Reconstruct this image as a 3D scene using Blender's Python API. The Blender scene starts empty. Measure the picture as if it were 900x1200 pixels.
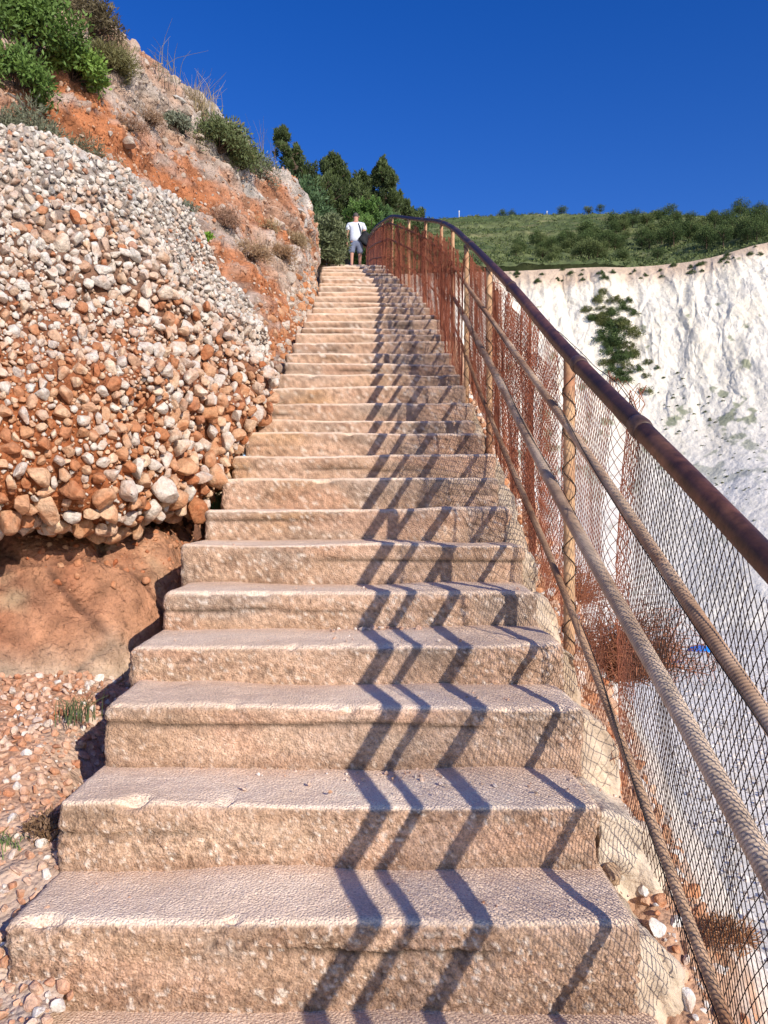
import bpy, bmesh, math, random
import numpy as np
from mathutils import Vector, Matrix
random.seed(7); RNG = np.random.default_rng(11)
R = math.radians
scene = bpy.context.scene
COL = scene.collection
HY, F = 640.0, 900.0            # horizon row and focal length of the photograph, used to survey points

# ------------------------------------------------------------------ survey / noise helpers
def P(px, py, y):               # a surveyed point: pixel direction and real depth -> world
    return ((px-450)/F*y, y, (HY-py)/F*y)

def _h(ix, iy, iz, s):
    ix = ix.astype(np.int64); iy = iy.astype(np.int64); iz = iz.astype(np.int64)
    n = (ix*374761393 + iy*668265263 + iz*2147483647 + s*974634777) & 0xffffffff
    n = ((n ^ (n >> 13))*1274126177) & 0xffffffff
    n = ((n ^ (n >> 16))*2246822519) & 0xffffffff
    n = n ^ (n >> 15)
    return (n & 0xffffff)/float(0xffffff)

def vnoise(p, s=0):
    i = np.floor(p); f = p-i; f = f*f*(3-2*f)
    x, y, z = i[:,0], i[:,1], i[:,2]
    r = 0
    for a in (0,1):
        wa = f[:,0] if a else 1-f[:,0]
        for b in (0,1):
            wb = f[:,1] if b else 1-f[:,1]
            for c in (0,1):
                wc = f[:,2] if c else 1-f[:,2]
                r = r + wa*wb*wc*_h(x+a, y+b, z+c, s)
    return r*2-1

def fbm(p, sc, octv=4, s=0, gain=.5):
    p = np.asarray(p, float)*np.asarray(sc, float); a = 1; r = 0; t = 0
    for o in range(octv):
        r = r + a*vnoise(p*2**o + 17.3*o, s+o); t += a; a *= gain
    return r/t

def ridged(p, sc, octv=4, s=0):
    p = np.asarray(p, float)*np.asarray(sc, float); a = 1; r = 0; t = 0
    for o in range(octv):
        r = r + a*(1-np.abs(vnoise(p*2**o+9.1*o, s+o))*2); t += a; a *= .5
    return r/t

def worley(p, sc, s=0):         # F1, F2, id
    p = np.asarray(p, float)*np.asarray(sc, float); i = np.floor(p)
    f1 = np.full(len(p), 9.); f2 = np.full(len(p), 9.); cid = np.zeros(len(p))
    for a in (-1,0,1):
        for b in (-1,0,1):
            for c in (-1,0,1):
                x, y, z = i[:,0]+a, i[:,1]+b, i[:,2]+c
                q = np.stack([x+_h(x,y,z,s+1), y+_h(x,y,z,s+2), z+_h(x,y,z,s+3)], 1)
                d = np.sqrt(((p-q)**2).sum(1))
                m = d < f1
                f2 = np.where(m, f1, np.minimum(f2, d))
                cid = np.where(m, _h(x,y,z,s+4), cid)
                f1 = np.where(m, d, f1)
    return f1, f2, cid

def sstep(a, b, x):
    t = np.clip((x-a)/(b-a), 0, 1); return t*t*(3-2*t)
def mixc(a, b, t):
    a = np.asarray(a, float); b = np.asarray(b, float); t = np.asarray(t)[...,None]
    return a*(1-t)+b*t

# ------------------------------------------------------------------ mesh helpers
def mesh(name, V, Fc, mat, parent=None, smooth=True, col=None):
    V = np.asarray(V, np.float32); me = bpy.data.meshes.new(name)
    if isinstance(Fc, np.ndarray):
        n, k = Fc.shape
        me.vertices.add(len(V)); me.vertices.foreach_set('co', V.ravel())
        me.loops.add(n*k); me.loops.foreach_set('vertex_index', Fc.astype(np.int32).ravel())
        me.polygons.add(n)
        me.polygons.foreach_set('loop_start', np.arange(0, n*k, k, dtype=np.int32))
        me.polygons.foreach_set('loop_total', np.full(n, k, np.int32))
        me.update(calc_edges=True)
    else:
        me.from_pydata([tuple(v) for v in V], [], Fc)
    me.validate()
    me.polygons.foreach_set('use_smooth', np.full(len(me.polygons), smooth))
    if col is not None:
        a = me.color_attributes.new('Col', 'FLOAT_COLOR', 'POINT')
        c = np.ones((len(V), 4), np.float32); c[:,:3] = np.clip(col, 0, 1)
        a.data.foreach_set('color', c.ravel())
    me.materials.append(mat)
    o = bpy.data.objects.new(name, me); COL.objects.link(o)
    if parent: o.parent = parent
    return o

class Acc:                      # collects shapes of one kind of face into ONE mesh
    def __init__(s): s.V = []; s.F = []; s.C = []; s.n = 0
    def add(s, V, Fc, C=None):
        V = np.asarray(V, float); Fc = np.asarray(Fc)
        s.V.append(V); s.F.append(Fc+s.n); s.n += len(V)
        if C is not None: s.C.append(np.broadcast_to(np.asarray(C, float), (len(V), 3)))
    def build(s, name, mat, parent=None, smooth=True):
        return mesh(name, np.vstack(s.V), np.vstack(s.F), mat, parent, smooth, np.vstack(s.C) if s.C else None)

def tag(o, label=None, cat=None, group=None, kind=None):
    if label: o['label'] = label
    if cat: o['category'] = cat
    if group: o['group'] = group
    if kind: o['kind'] = kind
    return o
def empty(name, loc, label=None, cat=None, group=None, rz=0):
    o = bpy.data.objects.new(name, None); COL.objects.link(o); o.location = loc; o.rotation_euler = (0,0,rz)
    o.empty_display_size = .1
    return tag(o, label, cat, group)
def copy_tree(o, parent=None):
    c = o.copy(); COL.objects.link(c); c.parent = parent
    for ch in list(o.children): copy_tree(ch, c)
    return c

def cr(A, N, t=None):           # Catmull-Rom resample along axis 0
    A = np.asarray(A, float); n = len(A)
    E = np.concatenate([2*A[:1]-A[1:2], A, 2*A[-1:]-A[-2:-1]])
    if t is None: t = np.linspace(0, n-1, N)
    i = np.clip(np.floor(t).astype(int), 0, n-2); f = (t-i).reshape((-1,)+(1,)*(A.ndim-1))
    p0, p1, p2, p3 = E[i], E[i+1], E[i+2], E[i+3]
    return .5*(2*p1+(p2-p0)*f+(2*p0-5*p1+4*p2-p3)*f*f+(3*p1-p0-3*p2+p3)*f**3)
def net(C, nu, nv):             # control net (a,b,3) -> dense grid
    G = cr(C, nu); return cr(G.transpose(1,0,2), nv).transpose(1,0,2)
def gfaces(nu, nv):
    i = np.arange(nu-1)[:,None]; j = np.arange(nv-1)[None,:]
    a = (i*nv+j).ravel(); return np.stack([a, a+1, a+nv+1, a+nv], 1)
def gnormals(G):
    du = np.gradient(G, axis=0); dv = np.gradient(G, axis=1)
    n = np.cross(du, dv); n /= np.linalg.norm(n, axis=2, keepdims=True)+1e-12
    return n

def rbox(lo, hi, r, res):       # rounded box as welded grid, returns V, N, F
    lo = np.array(lo, float); hi = np.array(hi, float); c = (lo+hi)/2; hs = (hi-lo)/2
    Vs = []; Fs = []; n0 = 0
    cnt = np.maximum(2, np.ceil((hi-lo)/res).astype(int))+1
    for ax in range(3):
        u, v = (ax+1) % 3, (ax+2) % 3
        for sg in (-1, 1):
            if ax == 2 and sg == -1: continue
            gu = np.linspace(-1, 1, cnt[u]); gv = np.linspace(-1, 1, cnt[v])
            U, W = np.meshgrid(gu, gv, indexing='ij')
            q = np.zeros((U.size, 3)); q[:,u] = U.ravel()*hs[u]; q[:,v] = W.ravel()*hs[v]; q[:,ax] = sg*hs[ax]
            f = gfaces(cnt[u], cnt[v])
            if sg < 0: f = f[:, ::-1]
            Vs.append(q); Fs.append(f+n0); n0 += len(q)
    V = np.vstack(Vs); Fc = np.vstack(Fs)
    key = np.round(V*20000).astype(np.int64)
    _, idx, inv = np.unique(key, axis=0, return_index=True, return_inverse=True)
    V = V[idx]; Fc = inv.ravel()[Fc]
    inner = np.clip(V, -(hs-r), hs-r); d = V-inner; L = np.linalg.norm(d, axis=1, keepdims=True)+1e-9
    N = d/L
    return inner+N*r+c, N, Fc

def frames(Pp):
    Pp = np.asarray(Pp, float); T = np.gradient(Pp, axis=0); T /= np.linalg.norm(T, axis=1, keepdims=True)+1e-12
    up = np.array([0,0,1.]) if abs(T[0,2]) < .9 else np.array([1.,0,0])
    A = np.cross(np.broadcast_to(up, T.shape), T)
    bad = np.linalg.norm(A, axis=1) < 1e-3; A[bad] = [1,0,0]
    A /= np.linalg.norm(A, axis=1, keepdims=True); B = np.cross(T, A)
    return T, A, B
def tube(Pp, rad, k=8, caps=True, mod=None):
    Pp = np.asarray(Pp, float); n = len(Pp); rad = np.broadcast_to(np.asarray(rad, float), (n,))
    T, A, B = frames(Pp); th = np.linspace(0, 2*math.pi, k, endpoint=False)
    rr = rad[:,None]*np.ones((1,k))
    if mod is not None: rr = rr+mod(np.arange(n)[:,None], th[None,:])
    V = Pp[:,None,:]+rr[...,None]*(np.cos(th)[None,:,None]*A[:,None,:]+np.sin(th)[None,:,None]*B[:,None,:])
    i = np.arange(n-1)[:,None]; j = np.arange(k)[None,:]; j2 = (j+1) % k
    Fc = np.stack([(i*k+j).ravel(), (i*k+j2).ravel(), ((i+1)*k+j2).ravel(), ((i+1)*k+j).ravel()], 1)
    V = V.reshape(-1,3)
    if caps:
        V = np.vstack([V, Pp[0], Pp[-1]]); a, b = n*k, n*k+1; e = []
        for q in range(0, k, 1):
            q2 = (q+1) % k
            e.append([a, q2, q, q]); e.append([b, (n-1)*k+q, (n-1)*k+q2, (n-1)*k+q2])
        # degenerate quads are avoided: pair the fan into quads
        e = []
        for q in range(0, k-1, 2):
            e.append([a, (q+2) % k, q+1, q]); e.append([b, (n-1)*k+q, (n-1)*k+q+1, (n-1)*k+(q+2) % k])
        Fc = np.vstack([Fc, np.array(e)])
    return V, Fc

# ------------------------------------------------------------------ materials
def new_mat(name):
    m = bpy.data.materials.new(name); m.use_nodes = True; nt = m.node_tree
    return m, nt, nt.nodes['Principled BSDF']
def N_(nt, t, **kw):
    n = nt.nodes.new(t)
    for k, v in kw.items():
        if k in n.inputs: n.inputs[k].default_value = v
        else: setattr(n, k, v)
    return n
def vmat(name, rough=.9, var=.35, vscale=30, bump=.5, bscale=60, bdist=.01, voro=None, vdist=.006, spec=.25, tint=None, metal=0, attr=True, transl=0):
    """colour attribute times noise, with layered bump"""
    m, nt, b = new_mat(name); L = nt.links.new
    b.inputs['Roughness'].default_value = rough; b.inputs['Specular IOR Level'].default_value = spec
    b.inputs['Metallic'].default_value = metal
    tc = N_(nt, 'ShaderNodeTexCoord')
    geo = N_(nt, 'ShaderNodeNewGeometry'); src = geo.outputs['Position']
    if attr:
        at = N_(nt, 'ShaderNodeAttribute'); at.attribute_name = 'Col'; c = at.outputs['Color']
    else:
        rgb = N_(nt, 'ShaderNodeRGB'); rgb.outputs[0].default_value = (*tint, 1); c = rgb.outputs[0]
    n1 = N_(nt, 'ShaderNodeTexNoise'); n1.inputs['Scale'].default_value = vscale; n1.inputs['Detail'].default_value = 6; n1.inputs['Roughness'].default_value = .65
    L(src, n1.inputs['Vector'])
    mr = N_(nt, 'ShaderNodeMapRange'); mr.inputs[1].default_value = .3; mr.inputs[2].default_value = .7
    mr.inputs[3].default_value = 1-var; mr.inputs[4].default_value = 1+var
    L(n1.outputs['Fac'], mr.inputs[0])
    mx = N_(nt, 'ShaderNodeVectorMath', operation='SCALE'); L(c, mx.inputs[0]); L(mr.outputs[0], mx.inputs['Scale'])
    L(mx.outputs[0], b.inputs['Base Color'])
    if bump:
        n2 = N_(nt, 'ShaderNodeTexNoise'); n2.inputs['Scale'].default_value = bscale; n2.inputs['Detail'].default_value = 7; n2.inputs['Roughness'].default_value = .6
        L(src, n2.inputs['Vector'])
        bp = N_(nt, 'ShaderNodeBump'); bp.inputs['Strength'].default_value = bump; bp.inputs['Distance'].default_value = bdist
        L(n2.outputs['Fac'], bp.inputs['Height']); last = bp
        if voro:
            vo = N_(nt, 'ShaderNodeTexVoronoi'); vo.inputs['Scale'].default_value = voro; L(src, vo.inputs['Vector'])
            iv = N_(nt, 'ShaderNodeMath', operation='SUBTRACT'); iv.inputs[0].default_value = 1; L(vo.outputs['Distance'], iv.inputs[1])
            b2 = N_(nt, 'ShaderNodeBump'); b2.inputs['Strength'].default_value = .8; b2.inputs['Distance'].default_value = vdist
            L(iv.outputs[0], b2.inputs['Height']); L(bp.outputs[0], b2.inputs['Normal']); last = b2
        L(last.outputs[0], b.inputs['Normal'])
    if transl:
        tr = N_(nt, 'ShaderNodeBsdfTranslucent'); L(mx.outputs[0], tr.inputs['Color'])
        ms = N_(nt, 'ShaderNodeMixShader'); ms.inputs[0].default_value = transl
        out = nt.nodes['Material Output']; L(b.outputs[0], ms.inputs[1]); L(tr.outputs[0], ms.inputs[2]); L(ms.outputs[0], out.inputs[0])
    return m

M = {}
M['concrete'] = vmat('rough_concrete', .94, .36, 210, .8, 190, .006, voro=150, vdist=.004, spec=.1)
M['mortar'] = vmat('pale_mortar', .9, .22, 18, .7, 60, .012, voro=70, vdist=.003)
M['boulder'] = vmat('conglomerate_matrix', .95, .4, 14, .9, 50, .02, voro=60, vdist=.008)
M['pebble'] = vmat('limestone_pebble', .9, .30, 70, .9, 75, .010, spec=.1)
M['hill'] = vmat('orange_earth', .95, .38, 9, 1.0, 22, .05, voro=26, vdist=.02)
M['redrock'] = vmat('red_brown_rock', .9, .45, 9, 1.0, 22, .05, voro=40, vdist=.008)
M['gravel'] = vmat('gravel_ground', .95, .35, 30, .8, 70, .01, voro=60, vdist=.008)
M['cliff'] = vmat('white_limestone_cliff', .95, .16, .8, .8, .9, .5, voro=None)
M['beach'] = vmat('pale_beach', .95, .25, 1.6, .6, 4, .08)
M['scrub'] = vmat('scrub_hillside', .95, .4, .25, .8, .8, .6)
M['leaf'] = vmat('leaf', .6, .25, 9, 0, spec=.3, transl=.18)
M['leaf_far'] = vmat('far_leaf', .8, .25, .7, 0, spec=.1)
M['bark'] = vmat('bark', .95, .3, 30, .6, 60, .01, attr=False, tint=(.09,.06,.04))
M['twig'] = vmat('dry_twig', .9, .3, 60, 0, attr=False, tint=(.24,.15,.09))
M['rope'] = vmat('wound_rope', .8, .28, 22, .4, 300, .002)
M['wire'] = vmat('rusty_wire', .75, .3, 12, 0, spec=.3)
M['paint'] = vmat('dark_brown_pipe', .5, .6, 30, .4, 90, .002, spec=.45)
M['post'] = vmat('rusty_post', .7, .4, 20, .4, 120, .002, spec=.35)
def flat(name, c, rough=.8, **k): return vmat(name, rough, .12, 25, .2, 120, .002, attr=False, tint=c, **k)
M['skin'] = flat('skin', (.50,.25,.17), .55)
M['shirt'] = flat('white_shirt', (.66,.68,.74))
M['shorts'] = flat('grey_shorts', (.16,.18,.25))
M['hair'] = flat('grey_hair', (.10,.08,.075))
M['bag'] = flat('black_bag', (.012,.012,.014), .6)
M['shoe'] = flat('shoe', (.06,.05,.05))
M['cloth_blue'] = flat('blue_cloth', (.01,.22,.75))
M['cloth_red'] = flat('red_cloth', (.45,.03,.05))
M['pole'] = flat('white_pole', (.7,.7,.68))

# ------------------------------------------------------------------ route of the stairs
RISE, GO, Y1, Z1 = .172, .338, 1.75, -.856
YT = 11.9
def nose(y):
    y = np.asarray(y, float)
    a = Z1+(RISE/GO)*(y-Y1); b = Z1+(RISE/GO)*(YT-Y1)+.366*(y-YT)
    return np.where(y < YT, a, b)
_xr = np.array([[-3,.64],[6.5,.655],[8,.66],[9.2,.58],[10,.47],[10.8,.31],[11.8,.13],[14,-.10],[18,-.32],[25,-.52],[40,-1.4]])
_xl = np.array([[-3,-.85],[9,-.86],[11,-.90],[12.5,-1.05],[16,-1.5],[25,-2.2],[40,-3.2]])
def xr(y): return np.interp(y, _xr[:,0], _xr[:,1])
def xl(y): return np.interp(y, _xl[:,0], _xl[:,1])

# ------------------------------------------------------------------ staircase
stairs = empty('staircase', (0, Y1, Z1), 'long straight flight of rough tan concrete steps climbing the cliffside', 'staircase')
def to_local(V, root):
    return np.asarray(V)-np.array(root.location)
step_list = []
y = Y1-3*GO; z = Z1-3*RISE; k = -2
tab = {-2:(.80,-1.43), -1:(1.12,-1.25), 0:(1.44,-1.078), 1:(1.75,-.856), 2:(2.02,-.672), 3:(2.31,-.482), 4:(2.63,-.336), 5:(2.96,-.174), 6:(3.29,.004), 7:(3.64,.174), 8:(4.0,.349), 9:(4.33,.517), 10:(4.70,.687), 11:(5.05,.836), 12:(5.42,1.010)}
while y < 27:
    g = GO if y < YT else RISE/.366
    if k in tab:
        yy_, zz_ = tab[k]; step_list.append((k, yy_, zz_, (tab[k+1][0] if k+1 in tab else y+g)-yy_))
    else: step_list.append((k, y, z, g))
    y += g; z += RISE; k += 1
SP = {k_: (a_, b_) for (k_, a_, b_, g_) in step_list}
for (k, y0, z0, g) in step_list:
    rn = random.Random(k*13+5)
    jy = rn.uniform(-.012,.012); jz = rn.uniform(-.007,.007)*(1 if k < 10 else 1.9)
    L0 = float(xl(y0))+rn.uniform(-.02,.02); R0 = float(xr(y0))-.035+rn.uniform(-.02,.02)
    if k in (1,): R0 = .585
    if k == 2: R0 = .57
    dep = max(y0, 1.5)
    res = max(.0065, .0036*dep) if dep < 14 else .06
    V, Nn, Fc = rbox((L0, y0+jy, z0-.50), (R0, y0+g+.12, z0+jz), min(.022+rn.random()*.012, .05), res)
    # slight lean of riser, crown of tread
    t = np.clip((V[:,2]-(z0-RISE))/RISE, 0, 1)
    V[:,1] += (1-t)*rn.uniform(-.006,.012)*(V[:,1] < y0+.1)
    V[:,2] += (V[:,0]-(-.1))*rn.uniform(-.008,.008)*(1 if k < 8 else 2.2)+fbm(V*[1,0,0],(1.6,1,1),2,k+600)*(.006 if k < 8 else .014)
    V[:,2] += .055*np.clip(V[:,1]-y0-.02,0,1)*(V[:,2] > z0-.1)
    w1, w2, cid = worley(V, 88 if dep < 6 else 45, 3)
    e1, e2, eid = worley(V, 38 if dep < 6 else 30, 13)
    lf = fbm(V, (3,3,5), 4, k+50); mf = fbm(V, 26, 3, 9); hf = fbm(V, 85, 2, 19)
    top = sstep(.45, .8, Nn[:,2])
    rough_zone = sstep(-.25, .35, fbm(V, (2.2,2.2,9), 3, k+90)+(.15 if k % 3 else -.1))
    edge = np.exp(-((V[:,2]-z0)/.03)**2)*np.exp(-((V[:,1]-y0)/.03)**2)
    d = lf*.015+mf*(.0045-.0025*top)+hf*(.0018-.001*top)
    d += (1-top)*((.25+rough_zone)*(.55-w1)*.012) + top*(.5-w1)*.0016
    chip = sstep(.25, .7, fbm(V, (9,9,9), 3, k+200))
    d += (1-top)*rough_zone*(eid > .7)*np.clip(.45-e1,0,1)*.016
    d -= edge*chip*.034+(1-top)*.006*sstep(.1,.5,fbm(V,(6,6,6),3,k+300))
    # crack between the later cap layer and the older pour
    cz = z0-.055-.03*rn.random()+.012*fbm(V*[1,0,0], (4,1,1), 3, k+7)
    on = sstep(-.1, .25, fbm(V*[1,0,0], (1.6,1,1), 2, k+33)+(.25 if k in (3,5,6,9,8,16) else -.15))
    crack = np.exp(-((V[:,2]-cz)/.007)**2)*on*(1-top)
    below = (V[:,2] < cz)*on*(1-top)
    d -= crack*.010 + below*.0025
    d *= (1-sstep(z0-.28, z0-.34, V[:,2])*0)
    V = V+Nn*d[:,None]
    # colours
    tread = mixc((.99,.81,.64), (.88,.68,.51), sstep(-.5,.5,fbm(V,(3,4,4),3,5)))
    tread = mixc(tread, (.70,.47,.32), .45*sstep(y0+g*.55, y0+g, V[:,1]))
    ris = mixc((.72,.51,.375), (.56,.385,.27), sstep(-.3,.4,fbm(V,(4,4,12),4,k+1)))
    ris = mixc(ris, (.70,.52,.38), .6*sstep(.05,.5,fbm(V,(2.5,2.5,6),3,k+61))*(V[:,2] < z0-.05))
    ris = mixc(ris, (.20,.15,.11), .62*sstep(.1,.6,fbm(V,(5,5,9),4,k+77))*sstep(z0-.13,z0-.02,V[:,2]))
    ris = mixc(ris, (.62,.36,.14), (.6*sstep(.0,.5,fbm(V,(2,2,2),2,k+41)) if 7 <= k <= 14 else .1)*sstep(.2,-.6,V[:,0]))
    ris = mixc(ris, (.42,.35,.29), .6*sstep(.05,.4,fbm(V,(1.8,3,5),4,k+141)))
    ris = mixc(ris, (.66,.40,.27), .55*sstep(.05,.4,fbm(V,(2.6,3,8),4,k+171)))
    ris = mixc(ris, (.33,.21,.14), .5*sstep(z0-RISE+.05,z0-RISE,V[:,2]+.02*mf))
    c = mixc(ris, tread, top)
    c = mixc(c, (.86,.78,.68), (cid > .80)*(w1 < .45)*(.2+.5*(1-top)*rough_zone))
    c = mixc(c, (.20,.13,.09), (cid < .16)*(.10+.45*(1-top)*rough_zone))
    c = mixc(c, (.80,.72,.62), (eid > .90)*(e1 < .36)*(.1+.45*(1-top)*rough_zone))
    c = mixc(c, (.27,.19,.14), (eid < .10)*(e1 < .4)*.5*(1-top)*rough_zone)
    c = mixc(c, (.10,.07,.05), crack*.8)
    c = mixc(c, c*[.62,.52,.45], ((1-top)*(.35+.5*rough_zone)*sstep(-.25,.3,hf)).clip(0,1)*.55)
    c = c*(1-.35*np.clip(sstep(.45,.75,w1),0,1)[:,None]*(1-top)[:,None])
    c = c*(1+.10*mf[:,None])*(1.0-.05*rn.random())*np.array([1.04,.985,.93])
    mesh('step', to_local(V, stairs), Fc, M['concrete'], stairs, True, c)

# mortar haunches along the right ends of the lowest steps
def lump(lo, hi, r, seed, amp=.02, res=.010):
    V, Nn, Fc = rbox(lo, hi, r, res)
    w3, w4, c3 = worley(V, 9, seed+5)
    d = fbm(V, 5, 4, seed)*amp*1.6+(c3-.5)*.022*sstep(0,.1,w4-w3)+fbm(V, 30, 4, seed+1)*.008
    w1, _, _ = worley(V, 60, seed); d -= sstep(.45,.8,w1)*.005
    V = V+Nn*d[:,None]
    c = mixc((.72,.58,.43), (.55,.41,.28), sstep(-.4,.4,fbm(V,6,4,seed+3)))
    c = mixc(c, (.50,.33,.2), .6*sstep(.25,.6,fbm(V,3,3,seed+8)))
    return V, Fc, c
for k in range(0, 13):
    y0, z0 = SP[k]; rn = random.Random(k+400)
    wid = {0:.10,1:.085,2:.13,3:.10,4:.05,5:.06}.get(k, rn.uniform(.02,.06))
    xb = .555 if k < 3 else float(xr(y0))-.07
    V, Fc, c = lump((xb, y0+rn.uniform(.0,.04), z0-.42), (xb+.05+wid, y0+GO+.10, z0-rn.uniform(.012,.035)), .022, 500+k, .030, .008+.002*k)
    # slope the haunch down towards the outside
    V[:,2] -= sstep(xb+.05, xb+.05+wid, V[:,0])*rn.uniform(.03,.09)
    o = mesh('mortar_patch', to_local(V, stairs), Fc, M['mortar'], stairs, True, c)

# ------------------------------------------------------------------ stones
def stone_protos(n, sub, ang, seed):
    out = []; rg = np.random.default_rng(seed)
    for i in range(n):
        bm = bmesh.new(); bmesh.ops.create_icosphere(bm, subdivisions=sub, radius=1)
        V = np.array([v.co[:] for v in bm.verts]); Fc = np.array([[v.index for v in f.verts] for f in bm.faces]); bm.free()
        V = V*(1+.18*fbm(V+i*7.7, 1.3, 2, seed+i)[:,None])
        for q in range(ang):
            nn = rg.normal(size=3); nn /= np.linalg.norm(nn); dd = rg.uniform(.42,.80)
            s = V@nn-dd; V = V-np.clip(s, 0, None)[:,None]*nn*.97
        V = V*(1+.07*fbm(V+i*3.1, 4.5, 2, seed+70+i)[:,None])*rg.uniform(.62,1.2,3)
        out.append((V, Fc))
    return out
ST_HI = stone_protos(16, 3, 15, 1); ST_LO = stone_protos(16, 2, 11, 2)
def rand_rot(n, rg):
    q = rg.normal(size=(n,4)); q /= np.linalg.norm(q, axis=1, keepdims=True); w,x,y,z = q.T
    return np.stack([np.stack([1-2*(y*y+z*z), 2*(x*y-z*w), 2*(x*z+y*w)],1),
                     np.stack([2*(x*y+z*w), 1-2*(x*x+z*z), 2*(y*z-x*w)],1),
                     np.stack([2*(x*z-y*w), 2*(y*z+x*w), 1-2*(x*x+y*y)],1)],1)
def scatter(acc, protos, pts, rad, cols, seed=0, stain=.55):
    rg = np.random.default_rng(seed); which = rg.integers(0, len(protos), len(pts))
    Rm = rand_rot(len(pts), rg)
    for w,(pv,pf) in enumerate(protos):
        m = np.where(which == w)[0]
        if len(m) == 0: continue
        V = np.einsum('nij,vj->nvi', Rm[m], pv)*rad[m][:,None,None]+pts[m][:,None,:]
        Fc = pf[None]+(np.arange(len(m))*len(pv))[:,None,None]
        C = np.repeat(cols[m], len(pv), 0)
        if stain:
            st = sstep(.0,.45,fbm(V.reshape(-1,3), 26, 2, 5)+.1)*stain; C = mixc(C, C*[.80,.52,.36], st)
        acc.add(V.reshape(-1,3), Fc.reshape(-1,3), C)
def pick(G, Nn, n, rg, wfun=None):     # area-weighted points on a grid surface
    c = (G[:-1,:-1]+G[1:,1:])/2; ar = np.linalg.norm(np.cross(G[1:,:-1]-G[:-1,:-1], G[:-1,1:]-G[:-1,:-1]), axis=2)
    if wfun is not None: ar = ar*wfun(c.reshape(-1,3)).reshape(ar.shape)
    p = ar.ravel()/ar.sum(); idx = rg.choice(len(p), n, p=p); i, j = np.unravel_index(idx, ar.shape)
    a, b = rg.random((2,n,1))
    pts = G[i,j]*(1-a)*(1-b)+G[i+1,j]*a*(1-b)+G[i,j+1]*(1-a)*b+G[i+1,j+1]*a*b
    return pts, Nn[i,j]
def thin(pts, rad, f=.82):             # greedy spacing, big ones first
    order = np.argsort(-rad); cell = rad.max()*2; grid = {}; keep = []
    for i in order:
        p = pts[i]; kx = tuple((p//cell).astype(int)); ok = True
        for a in (-1,0,1):
            for b in (-1,0,1):
                for c in (-1,0,1):
                    for j in grid.get((kx[0]+a,kx[1]+b,kx[2]+c), ()):
                        d = p-pts[j]
                        if d@d < ((rad[i]+rad[j])*f)**2: ok = False; break
                    if not ok: break
                if not ok: break
            if not ok: break
        if ok: grid.setdefault(kx, []).append(i); keep.append(i)
    return np.array(keep)

# ------------------------------------------------------------------ conglomerate boulder
b_net = np.array([
 [P(-330,300,5.4), P(-330,170,4.1), P(-330,160,3.4), P(-330,370,2.75), P(-330,540,2.5), P(-330,640,2.65), P(-330,640,3.8)],
 [P(-60,300,5.8),  P(-60,195,4.5),  P(-60,165,3.55), P(-60,370,2.95), P(-60,530,2.78), P(-60,616,2.98), P(-60,610,4.0)],
 [P(40,300,6.1),   P(48,222,4.85),  P(42,184,3.85),  P(30,370,3.15),  P(30,520,2.98),  P(30,600,3.18),  P(40,590,4.3)],
 [P(130,340,6.4),  P(138,265,5.3),  P(130,222,4.30), P(112,385,3.45), P(112,520,3.22), P(125,606,3.38), P(130,590,4.5)],
 [P(200,390,6.7),  P(214,325,5.8),  P(210,276,4.80), P(190,400,3.88), P(186,515,3.62), P(190,598,3.72), P(200,580,4.7)],
 [P(250,430,7.0),  P(272,380,6.2),  P(266,326,5.25), P(254,410,4.40), P(246,505,4.12), P(240,584,4.12), P(250,570,4.9)],
 [P(270,470,7.3),  P(292,430,6.5),  P(296,385,5.65), P(300,440,5.00), P(280,500,4.62), P(262,548,4.45), P(264,550,5.1)],
 [P(268,480,7.6),  P(276,450,7.1),  P(282,420,6.6),  P(284,455,6.3),  P(266,505,6.0), P(252,545,5.8),  P(250,560,5.9)]])
BG = net(b_net, 420, 380); BN = gnormals(BG)
sgn = 1 if (BN[200,190]@np.array([.5,-.8,.2])) > 0 else -1
BN = BN*sgn
flatp = BG.reshape(-1,3)
d = fbm(flatp, 1.5, 3, 21)*.17+fbm(flatp,4,3,24)*.045+(ridged(flatp+.25*fbm(flatp,1.2,2,3)[:,None],(.5,.5,2.3),2,25)-.3)*.11+ridged(flatp, 3.5, 3, 22)*.06+fbm(flatp, 12, 4, 23)*.025
d *= 1-.75*sstep(.58,.78,np.tile(np.linspace(0,1,380),420))
BG = BG+(BN.reshape(-1,3)*d[:,None]).reshape(BG.shape)
BN = gnormals(BG)*sgn
fp = BG.reshape(-1,3)
hrel = (fp[:,2]-(.15+.35*(fp[:,1]-3)))          # height above the lower lip
tb = sstep(.3, 1.5, fp[:,2]+.25*fbm(fp,1.5,3,4))
c = mixc((.36,.12,.045), (.20,.11,.07), tb)  # shade of the gaps between pebbles is put into the matrix colour
c = mixc(c, (.38,.33,.28), sstep(1.2,1.9,fp[:,2]+.3*fbm(fp,2,3,6))*.8)
c = mixc(c, (.36,.13,.06), sstep(.1,.6,fbm(fp,2.5,4,8))*.5*(1-tb))
boulder = empty('conglomerate_boulder', tuple(P(120,600,3.6)), 'huge overhanging conglomerate boulder packed with white and orange pebbles left of the steps', 'boulder')
fcs = gfaces(420, 380)
mesh('rock_matrix', to_local(fp, boulder), fcs, M['boulder'], boulder, True, c)
rg = np.random.default_rng(5)
pts, nn = pick(BG, BN, 150000, rg, lambda q: (q[:,1] < 6.9)*(.15+(q[:,2] > -.2))*2.0/np.maximum(q[:,1],2.5)**1.5)
front = pts[:,1] < 7.0
pts, nn = pts[front], nn[front]
hh = pts[:,2]
big = rg.random(len(pts))
rad = .009+.020*rg.random(len(pts))**2.2
rad += (big > .90)*rg.uniform(.006,.03,len(pts))*sstep(2.1,.9,hh)
low = sstep(.9,.2,hh-.22*(pts[:,1]-3))
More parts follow.
